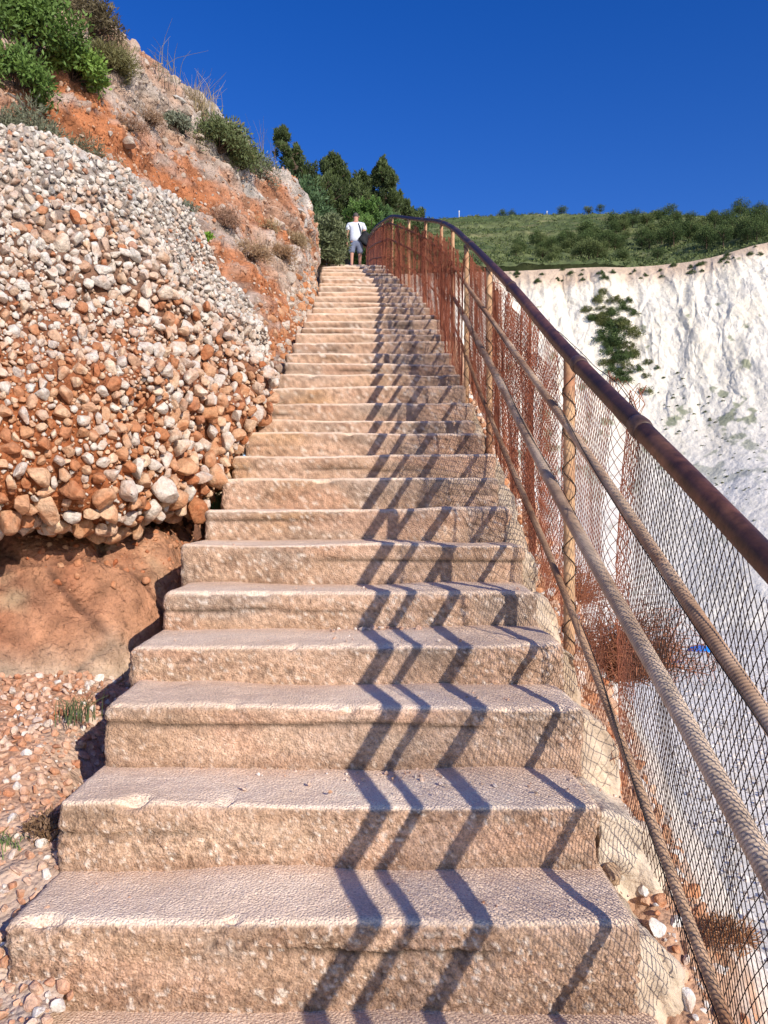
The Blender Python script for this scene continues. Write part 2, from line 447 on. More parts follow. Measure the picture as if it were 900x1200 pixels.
rad += low*(rg.random(len(pts)) > .75)*rg.uniform(.006,.030,len(pts))
rad += sstep(.45,.25,hh-.22*(pts[:,1]-3))*(rg.random(len(pts)) > .93)*rg.uniform(.01,.040,len(pts))
rad *= .64+.34*sstep(-.4,.4,fbm(pts,2.2,2,31))
kp = thin(pts, rad, .70); pts, nn, rad, hh = pts[kp], nn[kp], rad[kp], hh[kp]
# a patch of finer matrix with hardly any stones low on the right
fine = sstep(.1,.5,fbm(pts,1.7,3,77))*sstep(1.3,.5,hh)
kk = rg.random(len(pts)) > fine*.12; pts, nn, rad, hh = pts[kk], nn[kk], rad[kk], hh[kk]
u = rg.random(len(pts)); nz = fbm(pts, 1.6, 3, 51)
tt = sstep(.35,1.75,hh+1.1*nz+ .9*(u-.5))
white = mixc((.44,.39,.33), (.76,.68,.57), u); tan = mixc((.52,.25,.12), (.72,.52,.35), rg.random(len(pts)))
cc = mixc(tan, white, tt)
cc = mixc(cc, (.45,.17,.07), (rg.random(len(pts)) < .22*(1-tt)+.04)*.8)
cc = mixc(cc, (.66,.60,.52), (rg.random(len(pts)) < .32)*.8)
cc = mixc(cc, (.38,.36,.34), (rg.random(len(pts)) < .12)*.6*sstep(1.2,1.8,hh))
pts2 = pts+nn*(rad*rg.uniform(.10,.75,len(rad)))[:,None]
acc = Acc(); bigm = rad > .020
scatter(acc, ST_HI, to_local(pts2[bigm], boulder), rad[bigm]*1.12, cc[bigm], 3)
scatter(acc, ST_LO, to_local(pts2[~bigm], boulder), rad[~bigm]*1.12, cc[~bigm], 4)
print('boulder stones', len(pts2))
o = acc.build('pebbles', M['pebble'], boulder, True); o['kind'] = 'stuff'

# ------------------------------------------------------------------ hillside on the left
def behind(p, dy=3.5, dz=-2.0): return (p[0]-.3, p[1]+dy, p[2]+dz)
sil = [P(-420,-420,6.6), P(-200,-240,7.0), P(-20,-90,7.4), P(78,5,7.8), P(148,50,8.3), P(212,112,9.0), P(262,152,9.6), P(310,192,10.3), P(346,222,10.8), P(366,262,11.4), P(374,300,12.2)]
m1 = [P(-420,-240,5.9), P(-200,-90,6.2), P(-20,-10,6.6), P(62,72,6.9), P(132,118,7.4), P(195,172,8.0), P(250,212,8.5), P(300,252,9.2), P(338,282,9.8), P(362,296,10.8), P(374,308,11.9)]
m2 = [P(-420,-60,5.0), P(-200,30,5.4), P(-20,90,5.8), P(50,150,6.2), P(120,190,6.6), P(180,238,7.0), P(240,280,7.4), P(300,325,7.9), P(336,338,8.7), P(356,332,9.9), P(370,320,11.3)]
m3 = [P(-420,230,4.6), P(-200,230,5.0), P(-20,260,5.4), P(45,300,5.9), P(120,330,6.3), P(190,385,6.7), P(258,420,7.0), P(312,408,7.3), P(338,385,7.9), P(358,360,9.0), P(370,335,10.9)]
def under(y, dz=-.35, x=None): return (float(xl(y))+.10 if x is None else x, y, float(nose(y))+dz)
m4 = [P(-420,420,4.6), P(-200,440,4.8), P(-20,440,5.2), P(45,440,5.5), P(120,440,5.8), P(200,480,5.8), under(5.4), under(6.3), under(7.3), under(8.6), under(10.5)]
b1 = [behind(p, 2.5, -.6) for p in sil]; b2 = [behind(p, 9, -3.5) for p in sil]
h_net = np.array([b2, b1, sil, m1, m2, m3, m4])
nu, nv = 420, 560
HG = net(h_net, nu, nv); HN = gnormals(HG)
sg2 = 1 if HN[nu//2, nv//2]@np.array([.4,-.6,.5]) > 0 else -1
HN = HN*sg2; fp = HG.reshape(-1,3); fn = HN.reshape(-1,3)
strata = ridged(fp, (.8,.8,2.6), 4, 40)
d = fbm(fp, .8, 4, 41)*.22+strata*.10+ridged(fp, 4, 3, 43)*.045+fbm(fp, 9, 3, 44)*.03
w1, w2, cid = worley(fp, 5.5, 6); d += (.5-w1)*.07
rockz = sstep(.1,.5,fbm(fp, 1.1, 3, 47)); d += rockz*(w2-w1)*.06
d *= 1.05
d *= 1-.80*sstep(.45,.0, np.abs(fp[:,0]-xl(fp[:,1])))*sstep(.9,.3,fp[:,2]-nose(fp[:,1]))   # calm next to the steps
fp2 = fp+fn*d[:,None]
# orange scarps versus pale rubble
v = np.repeat(np.linspace(0,1,nu), nv); uu = np.tile(np.linspace(0,1,nv), nu)
orn = sstep(-.35,.35, fbm(fp,(.9,.9,1.3),4,60)+.42*np.exp(-((v-.68)/.10)**2)*np.exp(-((uu-.45)/.16)**2)*2-.05)
c = mixc((.50,.34,.24), (.50,.19,.08), orn)
c = mixc(c, (.50,.43,.36), sstep(.05,.45,strata-.25+fbm(fp,3,3,62)*.4)*.75)
c = mixc(c, (.42,.15,.06), sstep(.1,.5,fbm(fp,4,4,63))*.55*orn)
c = mixc(c, (.58,.52,.44), sstep(.45,.36,v+.06*fbm(fp,2,3,64))*sstep(.5,.75,uu)*.8)
c = mixc(c, (.60,.57,.52), sstep(.18,.0,v-.33)*.0+rockz*.55*sstep(.6,.2,orn))
c = c*(1-.35*sstep(.45,.8,w1))[:,None]
hill = mesh('hillside', fp2, gfaces(nu,nv), M['hill'], None, True, c); tag(hill, 'steep orange and pale rubble hillside rising left of the steps', kind='structure')
HG2 = fp2.reshape(nu,nv,3); HN2 = gnormals(HG2)*sg2
from mathutils.bvhtree import BVHTree
def bvh_of(V, Fc): return BVHTree.FromPolygons([tuple(p) for p in V], [tuple(int(i) for i in f) for f in Fc])
HB = bvh_of(fp2, gfaces(nu,nv))
def on_hill(px, py):                # where a surveyed line of sight meets the hillside
    dirv = Vector(P(px, py, 1)).normalized()
    hit = HB.ray_cast(Vector((0,0,0)), dirv)
    return np.array(hit[0]) if hit[0] else None

rg = np.random.default_rng(8)
pts, nn = pick(HG2, HN2, 15000, rg, lambda q: (q[:,1] < 12.5)*1.0/np.maximum(q[:,1],3)**.5)
rad = .009+.024*rg.random(len(pts))**2.8
rad += (rg.random(len(pts)) > .985)*rg.uniform(.02,.07,len(pts))
kp = thin(pts, rad, .9); pts, nn, rad = pts[kp], nn[kp], rad[kp]
ob = sstep(-.3,.4,fbm(pts,(.9,.9,1.3),4,60)); u = rg.random(len(pts))
cc = mixc(mixc((.44,.36,.29),(.56,.47,.38),u), mixc((.46,.20,.09),(.56,.34,.21),u), ob*(rg.random(len(pts)) < .75))
acc = Acc(); scatter(acc, ST_LO, pts+nn*(rad*.2)[:,None], rad, cc, 9)
o = acc.build('hillside_rubble', M['pebble'], None, False); tag(o, 'loose pale and orange rubble strewn over the hillside', 'rubble', kind='stuff')

# rubble and rocks packed against the left side of the flight
rg = np.random.default_rng(18)
n = 2600; yy = rg.uniform(4.4, 11, n); off = rg.random(n)**1.3*.55
xx = xl(yy)-.02-off
zz = nose(yy)-.10+off*.35+rg.normal(0,.03,n)
pts = np.stack([xx,yy,zz],1)
keep = []
for i,p in enumerate(pts):
    h = HB.find_nearest(Vector(p))
    if h[0] is not None: pts[i] = np.array(h[0])
rad = .016+.06*rg.random(n)**2.2
kp = thin(pts, rad, .75); pts, rad = pts[kp], rad[kp]
m = (pts[:,0] < xl(pts[:,1])-.0); pts, rad = pts[m], rad[m]
u = rg.random(len(pts)); cc = mixc(mixc((.46,.18,.07),(.58,.36,.22),u), (.56,.48,.39), (rg.random(len(pts)) < .40)*1.)
acc = Acc(); scatter(acc, ST_HI, pts, rad, cc, 19)
o = acc.build('trackside_rubble', M['pebble'], None, True); tag(o, 'broken orange and cream stones heaped along the left edge of the steps', 'rubble', kind='stuff')

# large pale rocks sitting on the slope, each its own thing
def rock(px, py, rpx, flat_, label, col=(.50,.46,.41), seed=0, name='rock', squash=(1,1,1)):
    p = on_hill(px, py)
    if p is None: return
    r = rpx/F*p[1]
    pv, pf = stone_protos(1, 4, 10, 900+seed)[0]
    V = pv*r*np.array([1.25,1,flat_]); V = V+V/np.maximum(np.linalg.norm(V,axis=1,keepdims=True),1e-6)*(fbm(V, 5/r*.3, 4, seed)*r*.14)[:,None]
    a = R(35 if seed % 2 else 28); Ry = np.array([[math.cos(a),0,math.sin(a)],[0,1,0],[-math.sin(a),0,math.cos(a)]]); V = V@Ry.T; V = V*(1+.16*ridged(V,2.2/r,3,seed)[:,None]-.08)
    c = mixc(col, (.45,.40,.34), sstep(.0,.5,fbm(V,6/r*.3,4,seed+2))*.7)
    o = mesh(name, V, pf, M['pebble'], None, True, c); o.location = tuple(p+np.array([-.25,.55,-.15])*r); tag(o, label, 'rock', 'pale rocks lying on the slope')
rock(152, 80, 15, .6, 'rounded pale rock near the skyline below the brown bush', seed=1)
rock(14, 110, 14, .6, 'small white rock at the left edge under the green bushes', seed=2)
rock(128, 125, 24, .28, 'long flat white slab tilted across the orange slope', seed=3)
rock(206, 107, 13, .6, 'pale rock on the skyline just left of the feathery grass', seed=4)
rock(342, 236, 26, .55, 'large grey-white outcrop on the skyline beside the junipers', seed=5)
rock(325, 258, 22, .55, 'lumpy cream outcrop above the top steps', seed=6, col=(.62,.5,.4))
rock(302, 225, 12, .5, 'small pale ledge rock below the twiggy ridge bush', seed=7)
rock(345, 372, 20, .45, 'dark-veined beige rock beside the upper steps', seed=8, col=(.50,.38,.29))
rock(300, 395, 22, .5, 'weathered grey ledge rock between boulder and steps', seed=9, col=(.58,.52,.45))
rock(318, 345, 16, .45, 'orange brown crag above the ledge rocks', seed=10, col=(.55,.27,.13))
rock(262, 306, 14, .45, 'grey ledge rock just behind the boulder top', seed=11, col=(.55,.5,.43))

# ------------------------------------------------------------------ red rock below the overhang
r_net = np.array([
 [P(-330,540,4.6), P(-330,640,3.2), P(-330,780,2.8), P(-330,900,2.3), P(-330,1000,2.2)],
 [P(-100,550,4.7), P(-100,640,3.35), P(-100,740,3.05), P(-100,820,2.9), P(-100,900,2.7)],
 [P(10,560,4.8),   P(10,640,3.45),  P(10,735,3.2),  P(10,820,3.05),  P(10,900,2.8)],
 [P(90,560,4.9),   P(90,640,3.6),   P(90,720,3.35),  P(90,805,3.15),  P(90,880,2.95)],
 [P(160,560,5.0),  P(160,625,3.8), P(160,700,3.5), P(150,785,3.30), P(150,850,3.1)],
 [P(215,560,5.1),  P(215,608,4.05),  P(215,670,3.75),  P(205,740,3.60), P(205,800,3.4)],
 [P(262,540,5.3),  P(262,585,4.8),  P(258,620,4.4),  P(250,680,4.00), P(250,730,3.8)],
 [P(300,520,5.6),  P(300,560,5.1),  P(290,610,4.7),  P(285,660,4.40), P(285,700,4.2)]])
RG = net(r_net, 260, 220); RN = gnormals(RG); s3 = 1 if RN[130,110]@np.array([.2,-.9,.3]) > 0 else -1; RN *= s3
fp = RG.reshape(-1,3); fn = RN.reshape(-1,3)
w1, w2, cid = worley(fp, 3.2, 71)
w1, w2, cid = worley(fp+.10*fbm(fp,2,2,2)[:,None], 2.3, 71)
w3,w4,_ = worley(fp+.06*fbm(fp,6,3,3)[:,None], 7.5, 74)
d = fbm(fp,1.6,4,70)*.16+ridged(fp,(2.5,2.5,4),3,72)*.05-np.exp(-((w2-w1)/.06)**2)*.035+(cid-.5)*.07*sstep(0,.12,w2-w1)+fbm(fp,9,3,73)*.014
d *= sstep(-.55,-.2,fp[:,2])*.7+.3
fp2 = fp+fn*d[:,None]
fp2[:,2] -= .42*np.exp(-((fp2[:,0]+.84)/.19)**2)
c = mixc((.38,.14,.07), (.54,.27,.15), sstep(-.4,.4,fbm(fp,2.6,5,75)))
c = mixc(c, (.62,.44,.27), sstep(.15,.5,fbm(fp,3,4,76)-.25*(fp[:,2]+.3))*.8)
c = mixc(c, (.13,.075,.055), sstep(.0,.45,fbm(fp,2.6,4,78)+.5*(fp[:,2]-.02))*.75)  # grime, plus the cavity's shade painted in, darker towards the top
c = mixc(c, (.10,.05,.035), np.exp(-((w2-w1)/.05)**2)*.6)
c = mixc(c, (.60,.46,.32), sstep(-.36,-.54,fp[:,2]+.12*fbm(fp,4,3,7))*.85)
o = mesh('weathered_rock', fp2, gfaces(260,220), M['redrock'], None, True, c); tag(o, 'smooth red-brown rock face in the hollow under the overhanging boulder', 'rock')
RG2 = fp2.reshape(260,220,3); RN2 = gnormals(RG2)*s3
rg = np.random.default_rng(28)
pts, nn = pick(RG2, RN2, 9000, rg, lambda q: sstep(-.2,.2,q[:,2])+.3)
rad = .005+.022*rg.random(len(pts))**3; kp = thin(pts, rad, .9); pts, nn, rad = pts[kp], nn[kp], rad[kp]
m = (fbm(pts,3,3,5)+.5*(pts[:,2]+.25) > .05); pts, nn, rad = pts[m], nn[m], rad[m]
u = rg.random(len(pts)); cc = mixc((.46,.17,.08),(.62,.36,.21),u)
acc = Acc(); scatter(acc, ST_LO, pts, rad, cc, 29)
o = acc.build('embedded_stones', M['pebble'], None, True); tag(o, 'small orange stones stuck in the red-brown rock face', 'stones', kind='stuff')

# ------------------------------------------------------------------ gravel ground left of the steps
gy = np.concatenate([np.linspace(-2.5,1.0,30), np.linspace(1.01,4.4,420)]); gx = np.concatenate([np.linspace(-6,-2.3,50), np.linspace(-2.28,-.72,200)])
GY, GX = np.meshgrid(gy, gx, indexing='ij')
def left_h(x, y):
    b = np.interp(y, [-3,0,1.2,1.7,2.2,2.5,3,3.4,4.4], [-1.9,-1.36,-1.14,-1.02,-.80,-.69,-.615,-.55,-.3])
    return b+.10*np.clip(-1-x, 0, 5)-.20*np.exp(-((x+.88)/.17)**2)*sstep(2.15,2.6,y)
q = np.stack([GX.ravel(), GY.ravel(), np.zeros(GX.size)],1)
zz = left_h(q[:,0], q[:,1])+fbm(q,2.2,4,80)*.05+fbm(q,14,4,81)*.02
w1,_,_ = worley(q, 28, 82); zz += (.5-w1)*.010
q[:,2] = zz
c = mixc((.50,.28,.17), (.58,.40,.28), sstep(-.3,.3,fbm(q,3,4,83)))
c = mixc(c, (.68,.57,.46), sstep(2.1,1.7,q[:,1])*.7)
o = mesh('gravel_ground', q, gfaces(450,250), M['gravel'], None, True, c); tag(o, kind='structure')
rg = np.random.default_rng(38); n = 30000
yy = rg.uniform(1.3, 3.9, n); xx = rg.uniform(-2.6, -.70, n)
xx = np.where((yy > 1.74) & (xx > -.83), xx-.5, xx)
pts = np.stack([xx,yy,left_h(xx,yy)+fbm(np.stack([xx,yy,0*xx],1),2.2,4,80)*.05],1)
rad = .005+.017*rg.random(n)**2.6; dens = sstep(1.75,2.2,yy+.2*fbm(pts,3,2,1))*.45+.55
m = rg.random(n) < dens; pts, rad = pts[m], rad[m]
kp = thin(pts, rad, .8); pts, rad = pts[kp], rad[kp]
u = rg.random(len(pts)); cc = mixc(mixc((.60,.30,.17),(.76,.52,.37),u), (.80,.70,.60), (rg.random(len(pts)) < .25)*1.)
pts[:,2] += rad*.3
acc = Acc(); scatter(acc, ST_LO, pts, rad, cc, 39)
o = acc.build('gravel', M['pebble'], None, False); tag(o, 'pinkish orange gravel left of the lowest steps', 'gravel', kind='stuff')

# grit and small stones lying on the treads
rg = np.random.default_rng(48); PP = []; RR = []
for (k, y0, z0, g) in step_list:
    if k < -1 or k > 12: continue
    n = {0:900, 1:360, 2:300, 4:300}.get(k, 180)
    x = rg.uniform(-.8,.60,n); t = 1-rg.random(n)**2.4*.8
    if k == 0: t = rg.random(n)
    PP.append(np.stack([x, y0+g*t, np.full(n, z0+.003)],1)); RR.append(.0018+.007*rg.random(n)**4)
    if k == 4:
        n = 90; x = rg.normal(-.02,.10,n); PP.append(np.stack([x, y0+g-rg.random(n)*.05, np.full(n,z0+.004)+rg.random(n)*.02],1)); RR.append(.004+.012*rg.random(n)**2)
pts = np.vstack(PP); rad = np.hstack(RR); u = rg.random(len(pts))
cc = mixc((.60,.33,.2),(.78,.68,.58),u)
acc = Acc(); scatter(acc, ST_LO, pts, rad, cc, 49)
o = acc.build('loose_grit', M['pebble'], None, False); tag(o, 'loose grit and small stones lying on the treads', 'grit', kind='stuff')

# ------------------------------------------------------------------ drop on the right and the beach
BEACH = -11.0
ys = np.concatenate([np.linspace(-4,.8,30), np.linspace(.82,8,420), np.linspace(8.1,60,160)])
prof_x = np.array([-.25, .06, .14, .24, .34, .5, .8, 1.6, 2.8, 4.5, 7, 11])
prof_z = np.array([-.34,-.20,-.24,-.36,-.60,-1.0,-1.7,-3.4,-8.5,-18,-32,-55])
t = np.concatenate([np.linspace(0,5,110), np.linspace(5.05,11,70)])
px_ = np.interp(t, np.arange(12), prof_x); pz_ = np.interp(t, np.arange(12), prof_z)
X = xr(ys)[:,None]+px_[None,:]; Zg = nose(ys)[:,None]+pz_[None,:]
q = np.stack([X.ravel(), np.repeat(ys, len(t)), Zg.ravel()],1)
tt = np.tile(t, len(ys))
q[:,2] += fbm(q,2.5,4,90)*.10*np.clip(tt/3,0.15,1)+fbm(q,15,3,91)*.02
q[:,0] += fbm(q,1.5,3,92)*.25*np.clip((tt-2)/4,0,1)
q[:,2] = np.maximum(q[:,2], BEACH-.5)
c = mixc((.56,.33,.20), (.70,.60,.50), sstep(-.3,.35,fbm(q,3,4,93)+.25*(tt-3)))
c = mixc(c, (.52,.48,.43), sstep(5,7.5,tt))
o = mesh('cliffside_ground', q, gfaces(len(ys), len(t)), M['gravel'], None, True, c); tag(o, kind='structure')
rg = np.random.default_rng(58); n = 11000
yy = rg.uniform(1.0, 6.5, n); off = rg.uniform(.03, .40, n)
zz = nose(yy)+np.interp(off, prof_x, prof_z)
pts = np.stack([xr(yy)+off, yy, zz+.005],1)
rad = .005+.030*rg.random(n)**3.2; kp = thin(pts, rad, .75); pts, rad = pts[kp], rad[kp]
u = rg.random(len(pts)); cc = mixc(mixc((.60,.28,.14),(.72,.48,.32),u), (.78,.73,.66), (rg.random(len(pts)) < .45)*1.)
acc = Acc(); scatter(acc, ST_HI, pts, rad, cc, 59)
o = acc.build('edge_rubble', M['pebble'], None, False); tag(o, 'orange and white rubble between the step ends and the wire mesh', 'rubble', kind='stuff')
def edge_rock(x,y,z,r,seed,label,sq=(1,1,.7),col=(.74,.68,.58)):
    pv, pf = stone_protos(1, 4, 11, 700+seed)[0]; V = pv*r*np.array(sq)
    V = V*(1+.10*fbm(V,3/r*.3,4,seed))[:,None]
    c = mixc(col,(.55,.42,.3),sstep(.0,.5,fbm(V,6/r*.3,4,seed))*.7)
    o = mesh('rock', V, pf, M['mortar'], None, True, c); o.location = (x,y,z); o.rotation_euler = (.1*seed,.2,seed*1.3); tag(o, label, 'rock', 'pale rocks beside the step ends')
edge_rock(.665, 2.12, -.90, .085, 1, 'squarish cream rock beside the right end of the second step')
edge_rock(.70, 1.95, -1.04, .06, 2, 'small broken pale rock right of the bottom step near the wire')
edge_rock(.70, 1.62, -1.20, .10, 3, 'low sandy rock at the bottom edge right of the steps', col=(.66,.54,.4))
edge_rock(.60, 2.02, -.86, .045, 4, 'brown fist-sized stone lying in the hollow on the first tread', col=(.5,.33,.2))

# beach: one large sheet
bx = np.concatenate([np.linspace(-1500,-40,20), np.linspace(-30,160,240), np.linspace(180,1500,20)])
by = np.concatenate([np.linspace(-1500,-10,12), np.linspace(-5,200,240), np.linspace(230,2500,20)])
BY_, BX_ = np.meshgrid(by, bx, indexing='ij'); q = np.stack([BX_.ravel(), BY_.ravel(), np.full(BX_.size, BEACH)],1)
q[:,2] += fbm(q,.08,4,95)*.6*(np.abs(q[:,0]) < 170)
c = mixc((.95,.88,.76), (.80,.74,.63), sstep(-.3,.4,fbm(q,.25,5,96)))
o = mesh('ground', q, gfaces(len(by), len(bx)), M['beach'], None, True, c); tag(o, kind='structure')
rg = np.random.default_rng(68); n = 9000
yy = 12+90*rg.random(n)**1.2; xx = yy*rg.uniform(.22,.62,n)
pts = np.stack([xx,yy,np.full(n,BEACH+.02)],1); pts[:,2] += fbm(pts*[1,1,0]+[0,0,BEACH],.08,4,95)*.6
rad = .04+.16*rg.random(n)**4
cc = mixc((.40,.38,.36),(.85,.80,.74),rg.random(n))
acc = Acc(); scatter(acc, ST_LO, pts, rad, cc, 69)
o = acc.build('beach_stones', M['pebble'], None, False); tag(o, 'grey and white stones scattered on the pale beach far below', 'stones', kind='stuff')

# ------------------------------------------------------------------ white cliff and green headland
pxs = [440, 520, 600, 680, 760, 830, 900, 1000, 1200]
top_y = [322, 320, 318, 314, 312, 303, 284, 270, 255]
top_z = [176, 174, 172, 170, 168, 164, 160, 156, 150]
C_rows = []
C_rows.append([P(a,b,c) for a,b,c in zip(pxs, top_y, top_z)])
C_rows.append([P(a,b+55,c-6) for a,b,c in zip(pxs, top_y, top_z)])
C_rows.append([P(a,b+130,c-14) for a,b,c in zip(pxs, top_y, top_z)])
C_rows.append([P(a,b+215,c-26) for a,b,c in zip(pxs, top_y, top_z)])
C_rows.append([P(a,b+300,c-42) for a,b,c in zip(pxs, top_y, top_z)])
C_rows.append([((a-450)/F*(c-66), c-66, BEACH-3) for a,b,c in zip(pxs, top_y, top_z)])
nu, nv = 520, 760
CG = net(np.array(C_rows), nu, nv); CN = gnormals(CG); s4 = 1 if CN[100,200]@np.array([-.3,-.9,.2]) > 0 else -1; CN *= s4
fp = CG.reshape(-1,3); fn = CN.reshape(-1,3); v = np.repeat(np.linspace(0,1,nu), nv)
steep = sstep(.66,.40,v)
rid = ridged(fp,(.075,.03,.014),5,100); gul = ridged(fp+3*fbm(fp,.08,2,3)[:,None],(.22,.1,.035),4,101)
d = rid*3.0*(steep*.85+.15)+gul*1.0*(steep*.9+.1)+fbm(fp,(.2,.2,.07),5,102)*.8+fbm(fp,(1.2,1.2,.5),3,103)*.10
g1, g2, gid = worley(fp+1.2*fbm(fp,.3,3,8)[:,None],(.20,.12,.07),130); k1, k2, kid = worley(fp+.5*fbm(fp,.8,3,9)[:,None],(.6,.4,.25),131)
d += ((gid-.5)*1.1*sstep(0,.15,g2-g1)-np.exp(-((g2-g1)/.06)**2)*.15+(kid-.5)*.55*sstep(0,.2,k2-k1))*steep
d *= (sstep(0,.05,v)*.9+.1)*.55
fp2 = fp+fn*d[:,None]
c = mixc((.84,.76,.62), (.76,.68,.54), sstep(-.1,.45,fbm(fp,(.35,.15,.05),5,104)))
c = mixc(c,(.36,.33,.28), sstep(.25,.55,fbm(fp,(.9,.5,.10),4,120))*.5*steep)
c = mixc(c, (.42,.38,.32), .10*np.exp(-((g2-g1)/.035)**2)*steep)
c = mixc(c, (.48,.32,.21), .75*sstep(.13,.02,v+.05*fbm(fp,.1,3,105)))
c = mixc(c, (.52,.49,.44), sstep(.15,.5,fbm(fp,(.12,.12,.06),4,106))*.45*steep)
c = mixc(c, (.16,.19,.09), sstep(.36,.52,fbm(fp,.35,5,107)+.22*sstep(.42,.6,v)*sstep(.9,.7,v))*.75)
c = mixc(c, (.84,.78,.69), sstep(.55,.75,v)*.5)
c = mixc(c,(.40,.39,.35), sstep(.3,.5,fbm(fp,(1.1,1.1,1.1),4,121))*.35*sstep(.35,.6,v))
cl = mesh('limestone_cliff', fp2, gfaces(nu,nv), M['cliff'], None, True, c); tag(cl, 'towering white limestone cliff above the beach across the bay', kind='structure')
CB = bvh_of(fp2, gfaces(nu,nv)); ctop = fp2.reshape(nu,nv,3)[2]
sky_y = [266, 261, 259, 259, 257, 259, 261, 262, 260]
rows = []
e = np.array(C_rows[0])
skl = np.array([P(a,b+4,c+150) for a,b,c in zip(pxs, sky_y, top_z)])
rows.append(e+[0,0,.2]); rows.append(e*.78+skl*.22+[0,0,.4]); rows.append(e*.4+skl*.6+[0,0,1.5]); rows.append(skl); rows.append(skl+[0,60,-14]); rows.append(skl+[0,400,-160])
nu2, nv2 = 260, 360
PG = net(np.array(rows), nu2, nv2); fp = PG.reshape(-1,3)
fp[:,2] += fbm(fp,.05,4,110)*1.8+np.abs(fbm(fp,.35,4,111))*1.4+ridged(fp,(.02,.09,.02),2,112)*.9
c = mixc((.075,.105,.035), (.16,.18,.07), sstep(-.3,.4,fbm(fp,(.05,.12,.05),5,113)))
c = mixc(c, (.24,.21,.10), sstep(.1,.5,fbm(fp,(.1,.25,.1),4,114))*.6)
hd = mesh('headland', fp, gfaces(nu2,nv2), M['scrub'], None, True, c); tag(hd, 'green scrub covered headland plateau above the white cliff', kind='structure')
PB = bvh_of(fp, gfaces(nu2,nv2))
def drop(bvh, x, y):
    h = bvh.ray_cast(Vector((x,y,400)), Vector((0,0,-1))); return np.array(h[0]) if h[0] else None

# ------------------------------------------------------------------ foliage
def leaves(n, cen, crad, lsize, lw, rg, up=.3, squash=(1,1,1)):
    """n leaves round each clump centre; returns V, F, per-vertex shade"""
    m = len(cen); tot = n*m
    off = rg.normal(size=(tot,3)); off /= np.linalg.norm(off,axis=1,keepdims=True); off *= (rg.random(tot)**.45)[:,None]
    base = np.repeat(cen, n, 0)+off*np.repeat(crad, n)[:,None]*np.array(squash)
    dirv = off+rg.normal(size=(tot,3))*.6+[0,0,up]; dirv /= np.linalg.norm(dirv,axis=1,keepdims=True)
    sd = np.cross(dirv, rg.normal(size=(tot,3))); sd /= np.linalg.norm(sd,axis=1,keepdims=True)+1e-9
    L = (lsize*rg.uniform(.6,1.3,tot))[:,None]; W = L*lw
    V = np.stack([base-sd*W*.25, base+dirv*L*.5-sd*W*.5, base+dirv*L, base+dirv*L*.5+sd*W*.5],1).reshape(-1,3)
    Fc = np.arange(tot*4).reshape(-1,4)
    return V, Fc, off
def bush_mesh(root, rad, h, nclump, nleaf, lsize, lw, cols, seed, fol='foliage', stem='stems', mat='leaf', dome=True, crf=.30, inner=.55, stems=True, up=.3):
    rg = np.random.default_rng(seed)
    d = rg.normal(size=(nclump,3)); d /= np.linalg.norm(d,axis=1,keepdims=True)
    if dome: d[:,2] = np.abs(d[:,2])
    r = inner+(1-inner)*rg.random(nclump)**.6
    lump_ = 1+.35*fbm(d*1.0+seed, 1.8, 2, seed)
    cen = d*r[:,None]*lump_[:,None]*np.array([rad[0],rad[1],h]) + [0,0,0 if dome else h]
    cr_ = (rad[0]+rad[1])/2*crf*rg.uniform(.55,1.25,nclump)
    V, Fc, off = leaves(nleaf, cen, cr_, lsize, lw, rg, up)
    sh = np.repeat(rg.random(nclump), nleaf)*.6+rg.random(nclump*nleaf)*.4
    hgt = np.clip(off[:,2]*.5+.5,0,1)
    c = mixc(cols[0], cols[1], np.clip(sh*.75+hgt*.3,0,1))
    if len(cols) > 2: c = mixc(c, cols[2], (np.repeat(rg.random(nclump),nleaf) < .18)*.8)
    c = np.repeat(c, 4, 0)
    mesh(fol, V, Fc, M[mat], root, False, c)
    if stems:
        a = Acc()
        for i in range(min(nclump, 26)):
            p = cen[i]; mid = p*.5+rg.normal(0,.06*rad[0],3); mid[2] = max(mid[2]*.8, .01)
            a.add(*tube(cr(np.array([[p[0]*.06,p[1]*.06,-.03*h],mid,p*1.02]),6), np.linspace(.03,.006,6)*rad[0]*.9, 4, False))
        a.build(stem, M['bark' if mat != 'dry' else 'twig'], root, True)
def bush(px, py, rpx, hpx, label, cols, seed, nclump=60, nleaf=60, ls=.045, lw=.35, name='bush', cat='bush', group='bushes growing on the hillside', at=None, **kw):
    p = np.array(at) if at is not None else on_hill(px, py)
    if p is None:
        print('no hit', label); return
    s = p[1]/F; o = empty(name, tuple(p-[0,0,.02]), label, cat, group)
    bush_mesh(o, (rpx*s, rpx*s*.9), hpx*s, nclump, nleaf, ls, lw, cols, seed, **kw); return o
G1 = [(.05,.09,.02),(.13,.20,.045)]; G2 = [(.07,.10,.035),(.20,.23,.09)]; GD = [(.016,.032,.014),(.05,.085,.032)]
GB = [(.12,.09,.05),(.26,.20,.11)]; GG = [(.13,.15,.10),(.30,.32,.22)]
bush(30, 60, 70, 75, 'big dense dark green bush filling the top left corner', [(.04,.085,.015),(.16,.25,.05)], 1, 95, 110, .05, .4)
bush(85, 92, 40, 32, 'bright green leafy shrub below the big corner bush', [(.09,.17,.025),(.27,.40,.08)], 2, 80, 80, .04, .5)
bush(20, 100, 42, 34, 'tangled green shrub at the left edge above the white rock', [(.06,.12,.02),(.18,.28,.06)], 3, 70, 80, .04, .4)
bush(106, 40, 34, 46, 'brown dry bush on the skyline in the top left', [(.08,.06,.03),(.20,.16,.08)], 4, 60, 80, .045, .25)
bush(205, 147, 19, 13, 'small round grey-green cushion bush on the pale slope', GG, 5, 60, 70, .035, .3)
bush(256, 176, 36, 34, 'olive green bush on the ridge beside the feathery grass', G2+[(.28,.22,.12)], 6, 70, 90, .05, .3)
